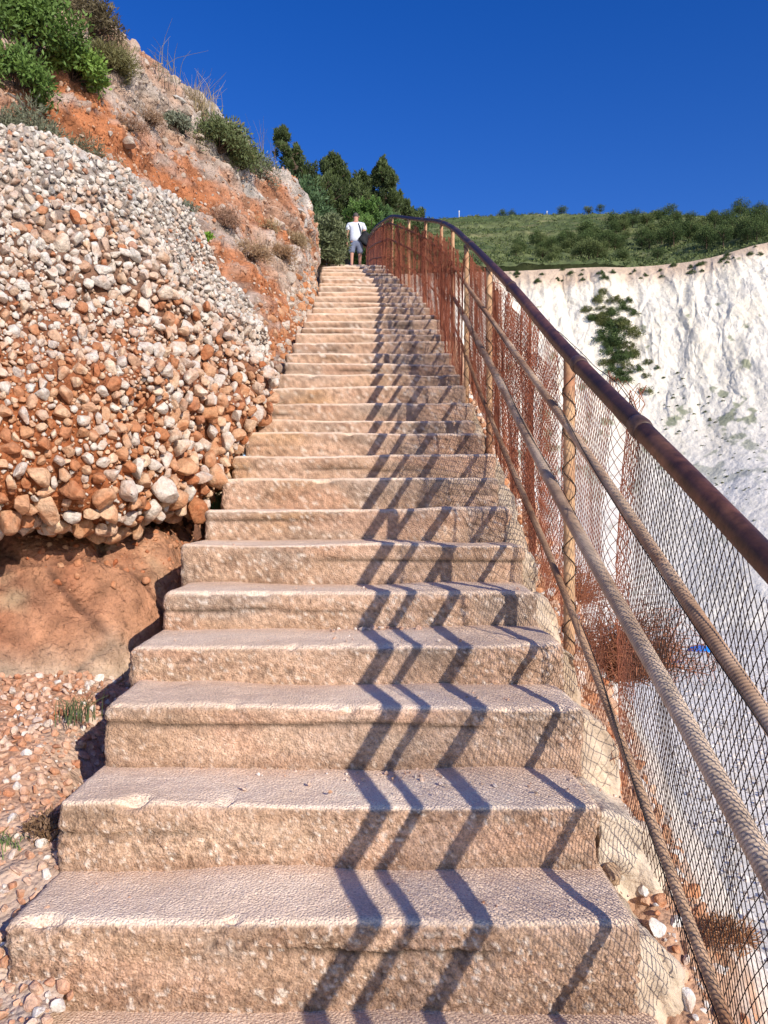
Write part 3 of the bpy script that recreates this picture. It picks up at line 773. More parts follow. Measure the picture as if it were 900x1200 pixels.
bush(282, 196, 30, 32, 'rounded olive bush on the ridge behind the twiggy shrub', G2, 7, 60, 80, .05, .3)
bush(304, 208, 26, 26, 'sparse grey twiggy shrub on the ridge with bare stalks', GG, 8, 50, 50, .05, .15)
bush(178, 250, 14, 14, 'small yellow-green plant behind the top of the boulder', [(.10,.16,.03),(.26,.32,.08)], 9, 36, 50, .035, .4)
bush(212, 272, 18, 16, 'green and yellow shrub in the hollow above the boulder', [(.08,.15,.03),(.30,.34,.10),(.3,.12,.05)], 10, 50, 60, .04, .4)
bush(236, 280, 12, 8, 'small bright green plant right of the yellow-green shrub', [(.12,.26,.02),(.28,.45,.06)], 11, 30, 50, .03, .5)
bush(210, 245, 20, 10, 'pale silvery plant above the green and yellow shrub', GG, 12, 36, 40, .035, .2)
bush(290, 300, 26, 14, 'straw coloured dry scrub above the ledge rocks', [(.28,.17,.09),(.48,.34,.20)], 13, 50, 50, .05, .12)
bush(330, 302, 20, 14, 'dry reddish scrub beside the top of the flight', [(.30,.16,.08),(.46,.30,.16)], 14, 44, 50, .05, .12)
bush(345, 285, 16, 12, 'thin straw scrub under the pale outcrop', [(.30,.2,.1),(.5,.38,.22)], 15, 40, 40, .05, .12)
bush(170, 140, 22, 8, 'flat dry scrub beside the long white slab', [(.24,.15,.09),(.42,.28,.17)], 16, 44, 40, .045, .12)
bush(25, 185, 62, 46, 'grey-green tangled shrub at the left just above the boulder', [(.10,.10,.06),(.24,.25,.15)], 17, 110, 80, .045, .18)
bush(88, 200, 44, 32, 'low grey shrub trailing down behind the boulder top', [(.10,.10,.06),(.23,.23,.13)], 18, 70, 60, .04, .18)
bush(0, 0, 24, 52, 'large sage green bush beside the top of the steps', [(.09,.11,.05),(.24,.27,.13)], 19, 120, 110, .07, .28, at=(P(384,305,12.6)), inner=.35)
bush(0, 0, 34, 44, 'round dark green bush in front of the leaning juniper', [(.04,.08,.03),(.12,.19,.075)], 20, 110, 120, .10, .35, at=(P(352,262,20)), inner=.4)
bush(0, 0, 20, 14, 'dark low bush on the skyline right of the grey outcrop', GD, 21, 50, 70, .08, .3, at=(P(322,215,13)))
bush(126, 82, 30, 26, 'olive brown grassy shrub right of the big corner bush', [(.12,.11,.04),(.27,.25,.10)], 22, 70, 80, .06, .12)
bush(150, 150, 20, 8, 'flat reddish dry scrub under the slab', [(.26,.14,.08),(.42,.26,.16)], 23, 36, 40, .04, .12)
bush(262, 262, 24, 12, 'pinkish dry scrub in the middle of the orange slope', [(.30,.16,.10),(.46,.30,.2)], 24, 44, 50, .05, .12)
bush(310, 268, 18, 10, 'straw tuft high on the orange slope', [(.30,.2,.1),(.5,.38,.2)], 25, 30, 40, .05, .12)
# tall dry stalks and feathery grass
def grass(p, n, h, spread, col, seed, label, name='grass_tuft', cat='grass', group='grass tufts', w=.004, lean=.35):
    rg = np.random.default_rng(seed); a = Acc()
    for i in range(n):
        b = rg.normal(0,spread*.3,2); l = rg.normal(0,lean,2)*h; hh = h*rg.uniform(.5,1.1)
        pth = cr(np.array([[b[0],b[1],-.02],[b[0]+l[0]*.25,b[1]+l[1]*.25,hh*.55],[b[0]+l[0],b[1]+l[1],hh*rg.uniform(.8,1)]]),6)
        cc = np.array(col)*rg.uniform(.6,1.3)
        a.add(*tube(pth, np.linspace(w,w*.25,6), 3, False), cc)
    o = a.build(name, M['leaf'], None, False); o.location = tuple(p); tag(o, label, cat, group); return o
p = on_hill(232,135); grass(p, 120, .42, .3, (.42,.32,.17), 1, 'feathery golden grass tuft standing on the skyline', w=.0035)
p = on_hill(300,195); grass(p, 34, .48, .35, (.26,.20,.12), 2, 'tall pale bare stalks above the ridge bushes', w=.003)
p = on_hill(190,98); grass(p, 26, .45, .3, (.26,.22,.14), 3, 'thin grey stalks sticking up near the skyline rock', w=.004)
grass(P(88,838,2.75), 46, .075, .12, (.13,.16,.07), 4, 'small green grass tuft on the gravel beside the steps', w=.0022)
grass(P(292,497,5.1), 90, .20, .14, (.16,.20,.09), 5, 'green grass tuft growing between boulder and steps', w=.004)
grass(P(252,592,4.2), 60, .12, .12, (.15,.22,.08), 6, 'short green tuft at the steps under the boulder corner', w=.003)
grass(P(8,995,2.1), 40, .05, .1, (.18,.26,.08), 7, 'tiny green sprout in the gravel at the left edge', w=.002)
# dead plant beside the second step
o = empty('dead_plant', P(52,985,2.16), 'brown withered little plant beside the left end of the second step', 'plant')
bush_mesh(o, (.065,.06), .075, 34, 22, .016, .35, [(.12,.07,.04),(.32,.19,.10)], 33)
# dead rusty shrub outside the mesh
def twig_ball(p, r, n, seed, label, col):
    rg = np.random.default_rng(seed); a = Acc(); o = empty('dead_shrub', tuple(p), label, 'shrub')
    for i in range(n):
        d = rg.normal(size=3); d /= np.linalg.norm(d); d[2] = abs(d[2])*.9+.1
        e = d*r*rg.uniform(.6,1.15); k = [np.zeros(3)]
        for q in range(1,6): k.append(e*q/5+rg.normal(0,.09*r,3))
        a.add(*tube(cr(np.array(k),12), np.linspace(.003,.0009,12), 3, False), np.array(col)*rg.uniform(.5,1.4))
        for q in range(5):
            s = k[rg.integers(2,6)]; e2 = s+rg.normal(0,.16*r,3)
            a.add(*tube(np.array([s,(s+e2)/2+rg.normal(0,.03*r,3),e2]), [.0016,.0012,.0006], 3, False), np.array(col)*rg.uniform(.5,1.4))
    a.build('twigs', M['wire'], o, False)
twig_ball(P(735,790,3.2), .30, 330, 5, 'rust coloured dead shrub tangled just outside the wire mesh', (.30,.12,.06))
twig_ball(P(672,705,4.4), .26, 150, 6, 'small rust coloured dead shrub beyond the post with bound wire', (.34,.13,.06))
bush(0,0,30,16,'low orange dead weeds outside the mesh by the bottom step',[(.38,.17,.07),(.55,.30,.15)],34,40,30,.03,.1,at=(P(850,1090,1.95)),group='dead weeds by the mesh', stems=False)

# ---- trees
def conifer(base, h, w, seed, label, cols, lean=(0,0), nlimb=46, nleaf=260, ls=.16, name='juniper_tree', shape=.75, group='dark juniper trees behind the top of the steps'):
    rg = np.random.default_rng(seed); o = empty(name, tuple(base), label, 'tree', group); nlimb = int(nlimb*1.8); ls = ls*.8; w = w*1.22
    t = np.linspace(0,1,9); trunk = np.stack([lean[0]*t**1.3*h+.04*h*np.sin(t*5+seed), lean[1]*t*h, t*h*.96],1)
    a = Acc(); a.add(*tube(trunk, np.linspace(.035,.008,9)*h, 7, False)); a.build('trunk', M['bark'], o)
    lim = Acc(); cen = []; rad = []
    for i in range(nlimb):
        s = .12+.86*(i+rg.random())/nlimb; az = rg.random()*6.283
        prof = (1-s)**shape*1.0+.07
        if s < .25: prof *= .7+1.2*s
        L = w*prof*rg.uniform(.55,1.2)
        p0 = np.array([np.interp(s,t,trunk[:,0]), np.interp(s,t,trunk[:,1]), np.interp(s,t,trunk[:,2])])
        d = np.array([math.cos(az), math.sin(az), rg.uniform(.15,.75)])
        p1 = p0+d*L; mid = p0+d*L*.5+[0,0,-.04*L]
        lim.add(*tube(cr(np.array([p0,mid,p1]),5), np.linspace(.012,.003,5)*h, 4, False))
        for q,rr in ((.45,.30),(.72,.34),(1.0,.26)):
            cen.append(p0+d*L*q+rg.normal(0,.10*L,3)); rad.append(max(.09*w, L*rr*.8)*rg.uniform(.6,1.15))
    lim.build('limbs', M['bark'], o)
    cen = np.array(cen); rad = np.array(rad)
    V, Fc, off = leaves(nleaf//3, cen, rad*.95, ls, .30, rg, 1.1, (.62,.62,1.6))
    n3 = nleaf//3; sh = np.repeat(rg.random(len(cen)), n3)
    c = mixc(cols[0], cols[1], np.clip(sh*.5+.45*np.clip(off[:,2]*.5+.5,0,1)+rg.random(len(sh))*.35-.1,0,1))  # painted highlights: leaves lighter towards the top of each clump
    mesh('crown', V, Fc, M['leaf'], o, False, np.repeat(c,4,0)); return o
JD = [(.016,.028,.009),(.11,.145,.042)]
conifer(P(400,320,30), 5.9, 1.15, 1, 'tall leaning juniper with ragged crown, leftmost of the dark trees', JD, lean=(-.40,0), nlimb=50, nleaf=330)
conifer(P(395,322,32), 5.1, 1.5, 2, 'broad dark juniper behind the walking man', JD, lean=(-.05,0), nlimb=60, nleaf=360, shape=.85)
conifer(P(418,325,34), 4.7, 1.5, 3, 'dark bushy juniper in the middle of the tree group', JD, lean=(.0,0), nlimb=55, nleaf=340, shape=.8)
conifer(P(446,325,31), 4.9, 1.3, 4, 'upright juniper forming the right peak of the tree group', JD, lean=(-.02,0), nlimb=55, nleaf=340, shape=.95)
conifer(P(468,325,33), 3.5, 1.25, 5, 'lower dark juniper sloping down at the right end', JD, lean=(.0,0), nlimb=50, nleaf=300, shape=.85)
conifer(P(366,325,33), 4.4, 1.3, 6, 'dark juniper half hidden behind the round bush', JD, lean=(-.05,0), nlimb=50, nleaf=300, shape=.55)
conifer(P(432,322,28), 2.6, .95, 7, 'brighter green young juniper right behind the man', [(.05,.11,.02),(.16,.27,.06)], nlimb=46, nleaf=300, ls=.12, shape=.45)
conifer(P(455,320,28), 2.1, .9, 8, 'small mid green juniper above the curved railing', [(.035,.08,.02),(.11,.19,.055)], nlimb=40, nleaf=280, ls=.12, shape=.45)
conifer(P(480,322,35), 3.0, 1.0, 9, 'short olive juniper at the far right of the group', [(.03,.055,.015),(.10,.14,.05)], nlimb=40, nleaf=260, shape=.45)

# ground under those trees
ys = np.linspace(12.2,70,60); xs = np.linspace(-30,1.0,60); YY,XX = np.meshgrid(ys,xs,indexing='ij')
q = np.stack([np.minimum(XX, xr(YY)+.02).ravel(), YY.ravel(), 0*YY.ravel()],1)
q[:,2] = nose(q[:,1])-.42-.02*np.clip(q[:,1]-25,0,40)+fbm(q,.4,3,130)*.15
c = mixc((.30,.22,.13),(.14,.16,.07),sstep(-.3,.3,fbm(q,.6,3,131)))
o = mesh('terrain', q, gfaces(60,60), M['hill'], None, True, c); tag(o, kind='structure')

# ---- far pines on the headland
def far_tree_proto(seed, cols, h, w, nc=34, nl=64, ls=.28):
    o = empty('pine_tree', (0,0,0)); rg = np.random.default_rng(seed)
    a = Acc(); a.add(*tube(np.array([[0,0,-.3],[.1,0,h*.4],[0,0,h*.8]]), [.16,.12,.05], 5, False))
    for i in range(5):
        az = rg.random()*6.28; a.add(*tube(np.array([[0,0,h*.35],[math.cos(az)*w*.3,math.sin(az)*w*.3,h*.55],[math.cos(az)*w*.6,math.sin(az)*w*.6,h*.7]]), [.07,.05,.03], 4, False))
    a.build('trunk', M['bark'], o)
    d = rg.normal(size=(nc,3)); d /= np.linalg.norm(d,axis=1,keepdims=True); d *= (rg.random(nc)**.4)[:,None]
    cen = d*[w*.75,w*.75,h*.33]+[0,0,h*.60]
    V, Fc, off = leaves(nl, cen, np.full(nc,w*.34)*rg.uniform(.6,1.2,nc), ls, .5, rg, .3)
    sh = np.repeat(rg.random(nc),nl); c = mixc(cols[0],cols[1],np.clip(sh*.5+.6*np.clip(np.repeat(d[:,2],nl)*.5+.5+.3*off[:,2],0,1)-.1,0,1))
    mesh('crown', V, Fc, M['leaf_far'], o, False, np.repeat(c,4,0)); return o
FD = [(.024,.044,.016),(.115,.16,.055)]; FO = [(.045,.07,.022),(.17,.20,.075)]
protos = [far_tree_proto(1,FD,5.2,2.9), far_tree_proto(2,FO,4.4,2.8), far_tree_proto(3,FD,6.2,3.0), far_tree_proto(4,FO,3.4,2.6)]
used = [False]*4; rg = np.random.default_rng(77)
def far_tree(px, y, kind, s, label, group):
    x = (px-450)/F*y; p = drop(PB, x, y)
    if p is None: return
    o = protos[kind] if not used[kind] else copy_tree(protos[kind]); used[kind] = True
    o.location = tuple(p-[0,0,.3]); o.scale = (s,s,s*rg.uniform(.85,1.1)); o.rotation_euler = (0,0,rg.random()*6.28); tag(o, label, 'tree', group)
kinds = ['dark round-crowned pine in the belt of trees above the white cliff', 'olive spreading pine in the belt of trees above the white cliff', 'dark round-crowned pine in the belt of trees above the white cliff', 'olive spreading pine in the belt of trees above the white cliff']
for i in range(170):
    px = 600+rg.random()**.8*330
    tz = float(np.interp(px, pxs, top_z)); dd = rg.random()**1.1
    lim = np.interp(px,[600,700,760,930],[45,70,120,130])
    y = tz+2+dd*lim
    kd = int(rg.choice(4, p=[.35,.25,.2,.2])); far_tree(px, y, kd, rg.uniform(.6,1.15)*(.8 if px < 680 else 1), kinds[kd], ['dark pines above the cliff','olive pines above the cliff'][kd % 2])
for (px, y, kd, s, lb) in ((588,322,0,1.0,'small dark pine on the skyline nearest the railing'),(600,320,2,.85,'pine on the skyline second from the railing'),(575,324,1,.7,'low skyline pine beside the white marker post'),
        (658,312,0,1.0,'lone small pine on the skyline left of the wood'),(690,305,1,.9,'skyline pine just left of the wood'),(703,303,2,.8,'skyline pine touching the left end of the wood'),(868,290,2,1.3,'separate pine on the skyline near the right edge')):
    far_tree(px, y, kd, s, lb, 'skyline pines')
# scrub ground cover on the headland
rg = np.random.default_rng(88); cen = []
while len(cen) < 4200:
    px = rg.uniform(500,960); tz = float(np.interp(px,pxs,top_z)); y = tz+1+rg.random()**1.3*150
    p = drop(PB,(px-450)/F*y,y)
    if p is not None: cen.append(p)
cen = np.array(cen)
V, Fc, off = leaves(16, cen, rg.uniform(.5,1.3,len(cen)), .5, .5, rg, .5, (1,1,.55))
sh = np.repeat(rg.random(len(cen)),16); c = mixc((.04,.065,.022),(.19,.22,.085),sh)
o = mesh('scrub', V, Fc, M['leaf_far'], None, False, np.repeat(c,4,0)); tag(o,'low green scrub covering the headland','scrub',kind='stuff')
# bushes on the cliff face
def cliff_hit(px, py):
    h = CB.ray_cast(Vector((0,0,0)), Vector(P(px,py,1)).normalized()); return np.array(h[0]) if h[0] else None
def cliff_bush_proto(seed, cols):
    o = empty('cliff_bush', (0,0,0)); bush_mesh(o,(1,1),1.0,40,60,.15,.4,cols,seed,mat='leaf_far',dome=True,inner=.2,stems=False); return o
cp = [cliff_bush_proto(1,FD), cliff_bush_proto(2,[(.06,.075,.025),(.19,.20,.07)])]; cu = [False,False]
def cliff_bush(px, py, rpx, kd, label, group, vs=1.):
    p = cliff_hit(px,py)
    if p is None: return
    o = cp[kd] if not cu[kd] else copy_tree(cp[kd]); cu[kd] = True
    s = rpx*p[1]/F*(1.3 if rpx > 3.9 else 1.0); o.location = tuple(p-[0,0,s*.5]); o.scale = (s*rg.uniform(.8,1.15),s,s*vs*rg.uniform(.8,1.1)); o.rotation_euler = (0,0,rg.random()*6.28); tag(o,label,'bush',group)
for (px,py,r_,kd) in ((700,352,7,1),(694,372,7,0),(704,395,9,0),(738,388,10,1),(742,366,7,0),(720,350,7,1),(728,442,10,0),(740,415,9,1),(706,342,5,1),(688,362,6,1),(702,372,8,1),(716,366,9,0),(730,360,9,0),(737,352,5,0),(712,386,10,0),(728,380,11,1),(722,398,12,0),(735,405,8,1),(712,410,9,0),(725,418,12,0),(716,432,9,0),(733,428,8,1),(748,432,6,0),(760,424,5,1),(757,440,5,1),(757,458,7,1),(770,430,4,0)):
    cliff_bush(px,py,r_,kd,'dark green bush in the tall green cleft of the white cliff' if kd == 0 else 'olive green bush in the tall green cleft of the white cliff', 'bushes in the cliff cleft, dark' if kd == 0 else 'bushes in the cliff cleft, olive')
rg = np.random.default_rng(99)
for i in range(34):
    t_ = rg.random(); px = np.interp(t_,[0,.3,.6,1],[708,722,724,736])+rg.normal(0,8); py = 352+t_*92
    kd = int(rg.random() < .5); cliff_bush(px,py,rg.uniform(4.2,7.5),kd,'dark green bush in the tall green cleft of the white cliff' if kd == 0 else 'olive green bush in the tall green cleft of the white cliff', 'bushes in the cliff cleft, dark' if kd == 0 else 'bushes in the cliff cleft, olive',.8)
rg = np.random.default_rng(99)
for i in range(190):
    px = rg.uniform(765,910); py = 430+rg.random()*230; 
    if abs((py-430)-(px-765)*1.15) > rg.uniform(20,110): continue
    kd = int(rg.random() < .5); cliff_bush(px,py,rg.uniform(1.0,3.0),kd,'tiny dark shrub dotted on the white scree' if kd == 0 else 'tiny olive shrub dotted on the white scree','shrubs dotted on the scree, dark' if kd == 0 else 'shrubs dotted on the scree, olive',.7)
for i in range(40):
    px = rg.uniform(600,930); py = float(np.interp(px,pxs,top_y))+rg.uniform(0,14)
    cliff_bush(px,py,rg.uniform(2,5),0,'dark shrub clinging to the rim of the white cliff','shrubs on the cliff rim',.9)
# marker posts
for (px,y,lb) in ((538,318,'thin white marker post on the skyline near the railing'),(641,316,'thin white marker post on the skyline further right')):
    p = drop(PB,(px-450)/F*y,y); a = Acc(); a.add(*tube(np.array([[0,0,-1],[0,0,3.6]]),.16,6)); a.add(*tube(np.array([[-.35,0,3.3],[.35,0,3.3]]),.08,6))
    o = a.build('marker_post', M['pole'], None); o.location = tuple(p); tag(o,lb,'post')

# ------------------------------------------------------------------ beach umbrellas
def on_beach(px, py):
    y = 11.0/((py-HY)/F); return ((px-450)/F*y, y, BEACH+.1)
def umbrella(px, py, mat, s, label):
    o = empty('beach_umbrella', on_beach(px,py), label, 'umbrella')
    a = Acc(); a.add(*tube(np.array([[0,0,-.2],[0,0,1.9]])*s,.035,6)); a.build('pole', M['pole'], o)
    n = 16; rings = [(0,2.05),(.35,1.98),(.7,1.84),(1.0,1.62),(1.12,1.5)]; V = []; 
    for (r_,z_) in rings:
        for q in range(n): V.append((r_*math.cos(q*2*math.pi/n)*s,r_*math.sin(q*2*math.pi/n)*s,(z_-(.03 if q%2 else 0)*(r_ > 0))*s))
    Fc = []
    for i in range(4):
        for q in range(n): Fc.append([i*n+q,i*n+(q+1)%n,(i+1)*n+(q+1)%n,(i+1)*n+q])
    mesh('canopy', V, np.array(Fc), M[mat], o, True)
def towel(px,py,mat,rz,label,ln=1.7):
    V,Nn,Fc = rbox((-.38,-ln/2,0),(.38,ln/2,.12),.04,.12); V[:,2] += fbm(V,3,2,4)*.05
    o = mesh('towel', V, Fc, M[mat], None, True); o.location = on_beach(px,py); o.rotation_euler=(0,0,rz); tag(o,label,'towel')
umbrella(820, 783, 'cloth_blue', 1.0, 'bright blue beach umbrella on the pale beach below')
umbrella(858, 727, 'cloth_blue', 1.0, 'distant small blue beach umbrella near the cliff foot')
towel(812, 785, 'cloth_red', 1.2, 'red towel under the bright blue umbrella')
towel(829, 788, 'shorts', .4, 'dark towel beside the bright blue umbrella')
rgx = np.random.default_rng(3)
for i,(px,py,r_) in enumerate(((880,706,1.1),(890,712,.8),(872,714,.6),(895,700,.9))):
    pv,pf = stone_protos(1,3,9,300+i)[0]; p = on_beach(px,py)
    o = mesh('beach_rock', pv*r_, pf, M['pebble'], None, True, np.full((len(pv),3),.09)); o.location = (p[0],p[1],p[2]+r_*.2)
    tag(o, ['big dark boulder on the beach near the right edge','middling dark boulder just right of the big one','smallest dark boulder, left of the big one','dark boulder furthest up the beach'][i],'rock','dark boulders on the beach')

# ------------------------------------------------------------------ railing
rail = empty('railing', (.64, 2.7, float(nose(2.7))), 'rusty stair railing with dark handrail, rope-wound rails and sagging wire mesh', 'railing')
def Hrail(y): return np.interp(y,[0,7,9,12,25],[1.07,1.07,.98,.80,.70])
def path(ys, H, dx=0, wob=0, seed=0):
    ys = np.asarray(ys,float); q = np.stack([xr(ys)-.005+dx, ys, nose(ys)+H],1)
    if wob: 
        w = np.stack([ys*0,ys,ys*0],1); q[:,0] += fbm(w,(1,.8,1),2,seed)*wob; q[:,2] += fbm(w,(1,.7,1),2,seed+5)*wob
    return q
L_ = lambda V: to_local(V, rail)
# smooth the route for the tubes
def smooth(q, n=3):
    q = q.copy()
    for _ in range(n): q[1:-1] = (q[:-2]+2*q[1:-1]+q[2:])/4
    return q
ysr = np.linspace(-.5, 27, 330)
hp = smooth(path(ysr, Hrail(ysr), 0, .012, 300), 14)
V,Fc = tube(L_(hp), .0245, 16)
nn_ = len(V); qq = V+np.array(rail.location)
c = mixc((.13,.05,.028),(.045,.02,.013), sstep(-.2,.4,fbm(qq,(9,3,9),4,301)))
c = mixc(c,(.04,.022,.02),sstep(3.5,6,qq[:,1]))
c = mixc(c,(.24,.11,.055),sstep(.25,.6,fbm(qq,(14,5,14),4,303))*.6)
hr_ = mesh('handrail', V, Fc, M['paint'], rail, True, c)
for yc in (1.92, 2.55, 3.95, 5.8, 8.3):
    i = np.argmin(abs(ysr-yc)); seg = hp[i]+(hp[i+1]-hp[i])[None,:]*np.linspace(-.35,.35,7)[:,None]
    V,Fc = tube(L_(seg), [.0255,.0275,.0285,.029,.0285,.0275,.0255], 16)
    mesh('coupling', V, Fc, M['paint'], hr_, True, np.full((len(V),3),1)*np.array([.09,.05,.035]))
# rope-wound rails
def wound(H, dx, r, y0, y1, seed, colA, colB, wob=.015):
    n1 = 60; yb = np.linspace(y0, y1, n1); base = smooth(path(yb, H(yb), dx, wob, seed),2)
    ynear = min(y1, 6.2); n = int((ynear-y0)*1.13/.0017); t = np.linspace(0,1,n)*(ynear-y0)/(y1-y0)*(n1-1)
    q = cr(base, n, np.clip(t,0,n1-1.001)); pitch = .0088; step = .0017
    V,Fc = tube(L_(q), r, 14, True, mod=lambda i,th: .0017*np.abs(np.sin(math.pi*(i*step/pitch)+th*.5))-.0008)
    qq = V+np.array(rail.location)
    ph = (np.arange(n)*step/pitch)[:,None]+np.linspace(0,1,14,endpoint=False)[None,:]
    gr = np.append(np.abs(np.sin(math.pi*ph)).ravel(),[.5,.5])
    c = mixc(colA,colB,sstep(-.3,.4,fbm(qq,(6,2.5,6),4,seed+1)))
    c = mixc(c,(.34,.16,.08),sstep(3.6,5.2,qq[:,1])*.5)
    c = mixc(c,(.30,.13,.06),sstep(.1,.5,fbm(qq,(14,4,14),4,seed+8))*.6)
    c = c*(.58+.47*gr)[:,None]
    rw = mesh('rope_wound_rail', V, Fc, M['rope'], rail, True, c)
    if y1 > 6.3:
        yb2 = np.linspace(6.2,y1,90); q = smooth(path(yb2,H(yb2),dx,wob,seed),2); V,Fc = tube(L_(q), r*.85, 8)
        mesh('far_rail', V, Fc, M['post'], rail, True, np.full((len(V),3),1)*np.array([.25,.11,.06]))
    # dark tie wire wandering round the rail
    n = 260; t = np.linspace(0,n1-1.01,n)*min(1,(ynear-y0)/(y1-y0)); q = cr(base,n,t); T,A,B = frames(q)
    ph = 2.2*np.sin(np.linspace(0,9,n)+seed)+np.linspace(0,7,n); q = q+(A*np.cos(ph)[:,None]+B*np.sin(ph)[:,None])*(r+.003)
    V,Fc = tube(L_(q), .0016, 4, False); mesh('tie_wire', V, Fc, M['wire'], rw, True, np.full((len(V),3),.03))
up_H = lambda y: np.interp(y,[0,1.3,2.6,5.8,27],[.84,.85,.845,.76,.60])
mid_H = lambda y: np.interp(y,[0,1.3,2.6,4,5.8,27],[.62,.60,.565,.56,.50,.38])
low_H = lambda y: np.interp(y,[0,1.5,2.6,4,6,27],[.10,.18,.25,.22,.20,.15])
wound(up_H, -.03, .0138, .2, 26, 310, (.60,.42,.28),(.42,.25,.15))
wound(mid_H, -.035, .0195, .2, 26, 320, (.62,.47,.34),(.44,.29,.19))
wound(low_H, -.02, .0115, .3, 26, 330, (.52,.33,.20),(.36,.20,.11))
# posts
def post(x, y, z0, z1, r, lean=0, wrap=True):
    q = np.array([[x-lean*.0,y,z0],[x+lean*.3,y,(z0+z1)/2],[x+lean,y,z1]]); q = cr(q,14)
    V,Fc = tube(L_(q), r, 12); qq = V+np.array(rail.location)
    c = mixc((.62,.38,.20),(.34,.14,.07),sstep(-.15,.45,fbm(qq,(12,12,5),4,int(y*31))))
    po = mesh('post', V, Fc, M['post'], rail, True, c)
    if wrap:
        a = Acc()
        for sg in (-1,1):
            n = 220; t = np.linspace(0,1,n); ph = sg*t*(z1-z0)/.07*2*math.pi/2
            w = np.stack([x+lean*t+np.cos(ph)*(r+.003), y+np.sin(ph)*(r+.003), z0+t*(z1-z0)],1); a.add(*tube(L_(w),.0018,4,False), (.05,.03,.02))
        a.build('binding_wire', M['wire'], po, True)
for (y,r,dx) in ((2.72,.0205,.012),(4.72,.0185,.0),(5.9,.0185,-.015),(7.3,.018,0),(8.4,.018,0),(9.6,.018,0),(10.6,.018,0),(11.8,.018,0),(13.4,.02,0),(15.5,.02,0),(18,.02,0),(21,.02,0),(24,.02,0)):
    x = float(xr(y))-.005+dx; post(x, y, float(nose(y))-.42, float(nose(y)+Hrail(y))-.012, r, 0, y < 6)

# wire mesh: crossing rusty wires, real geometry
def wire_net(y0, y1, dxf, v0, vtop, name, colf, cell=.040, vc=.026, rad=.0010, seed=0, fold=(), rf=None):
    W = []; slope = 1.0
    lines = []; k = cell/vc/2*1.0
    Hm = 1.22; cnt = int((y1-y0)/cell)+int(Hm*cell/vc/cell)+2
    nseg = 22; a = Acc(); tt = np.linspace(0,1,nseg)
    rgm = np.random.default_rng(seed)
    for sg in (-1,1):
        run = Hm*(rf or cell/vc*.8)
        u0 = np.arange(y0-run, y1+run, cell)
        for u in u0:
            vv = tt*Hm; uu = u+sg*(tt-.5)*run
            vt = vtop(uu); m = (uu > y0) & (uu < y1) & (vv <= vt)
            if m.sum() < 2: continue
            ii = np.where(m)[0]; ii = np.arange(ii[0], ii[-1]+1)
            lines.append((uu[ii], vv[ii]))
    for (uu,vv) in lines:
        w = np.stack([uu*0,uu,vv],1)
        x = xr(uu)+dxf(uu)+fbm(w,(1,2.2,1.6),3,seed)*.030+fbm(w,(1,9,3),2,seed+3)*.008
        for (fy,fa,fw) in fold: x = x+fa*np.exp(-((uu-fy-.05*np.sin(vv*3))/fw)**2)
        zz = nose(uu)+v0+vv+fbm(w,(1,1.3,1),2,seed+9)*.02
        q = np.stack([x,uu,zz],1)
        V,Fc = tube(L_(q), rad, 3, False); a.add(V,Fc,colf(uu.repeat(3), vv.repeat(3)))
    print(name, a.n)
    return a.build(name, M['wire'], rail, True)
def vt_near(u): return np.interp(u,[0,1.2,1.45,1.8,2.4,3,3.6,4.5,6.5],[1.09,1.10,1.10,1.15,1.16,1.15,1.12,1.10,1.08])+.010*np.sin(u*9)
def vt_far(u): return np.interp(u,[5.8,6.2,7,8,9,10,11,12,27],[1.08,1.04,1.05,1.00,.97,.93,.89,.86,.78])+.02*np.sin(u*7)
def col_near(u,v): return mixc((.045,.025,.018),(.34,.11,.055),np.clip(sstep(1.7,3.0,u)+.9*sum(np.exp(-((u-f[0])/.10)**2) for f in FOLD),0,1))  # near wires painted dark as if seen from their unlit side; rust-red beyond
FOLD = ((2.28,.07,.035),(3.0,.06,.04),(3.35,-.04,.05),(3.9,.06,.04),(4.3,.05,.04),(5.0,.05,.05))
wire_net(.35, 6.3, lambda u: .035+0*u, -.10, vt_near, 'wire_mesh', col_near, cell=.023, vc=.023, rad=.00120, rf=.52, seed=340, fold=FOLD)
wire_net(3.15, 6.5, lambda u: .075+.03*np.sin(u*5), -.12, lambda u: vt_near(u)-.06+.05*np.sin(u*7), 'wire_mesh', lambda u,v: mixc((.42,.14,.07),(.26,.08,.04),sstep(0,1,v)), cell=.024, vc=.024, rad=.0017, seed=345, fold=((3.5,-.05,.04),(4.1,-.06,.05),(4.6,.05,.04),(5.2,-.05,.05),(5.7,.05,.05)))
FF = tuple((6.2+.37*i+.08*math.sin(i*5), .035*(1 if i % 2 else -1), .04) for i in range(22))
wire_net(5.85, 13, lambda u: -.04+0*u, -.10, vt_far, 'wire_mesh', lambda u,v: mixc((.46,.155,.08),(.32,.10,.05),sstep(0,1,v)), cell=.026, vc=.024, rad=.0015, seed=350, fold=FF)
wire_net(6.6, 13, lambda u: -.075+.02*np.sin(u*4), -.10, lambda u: vt_far(u)-.04+.03*np.sin(u*11), 'wire_mesh', lambda u,v: mixc((.42,.13,.065),(.24,.07,.035),sstep(0,1,v)), cell=.028, vc=.030, rad=.0012, seed=355, fold=FF[::2])
wire_net(13, 26, lambda u: -.03+0*u, -.10, vt_far, 'wire_mesh', lambda u,v: mixc((.46,.155,.08),(.32,.10,.05),sstep(0,1,v)), cell=.05, vc=.045, rad=.0042, seed=360)
# black top selvage of the near mesh
us = np.linspace(.35,6.3,220); w = np.stack([us*0,us,vt_near(us)],1)
q = np.stack([xr(us)+.035+fbm(w,(1,2.2,1.6),3,340)*.03, us, nose(us)-.10+vt_near(us)-.008],1)
V,Fc = tube(L_(q),.0016,4,False); mesh('mesh_selvage', V, Fc, M['wire'], rail, True, np.full((len(V),3),.02))

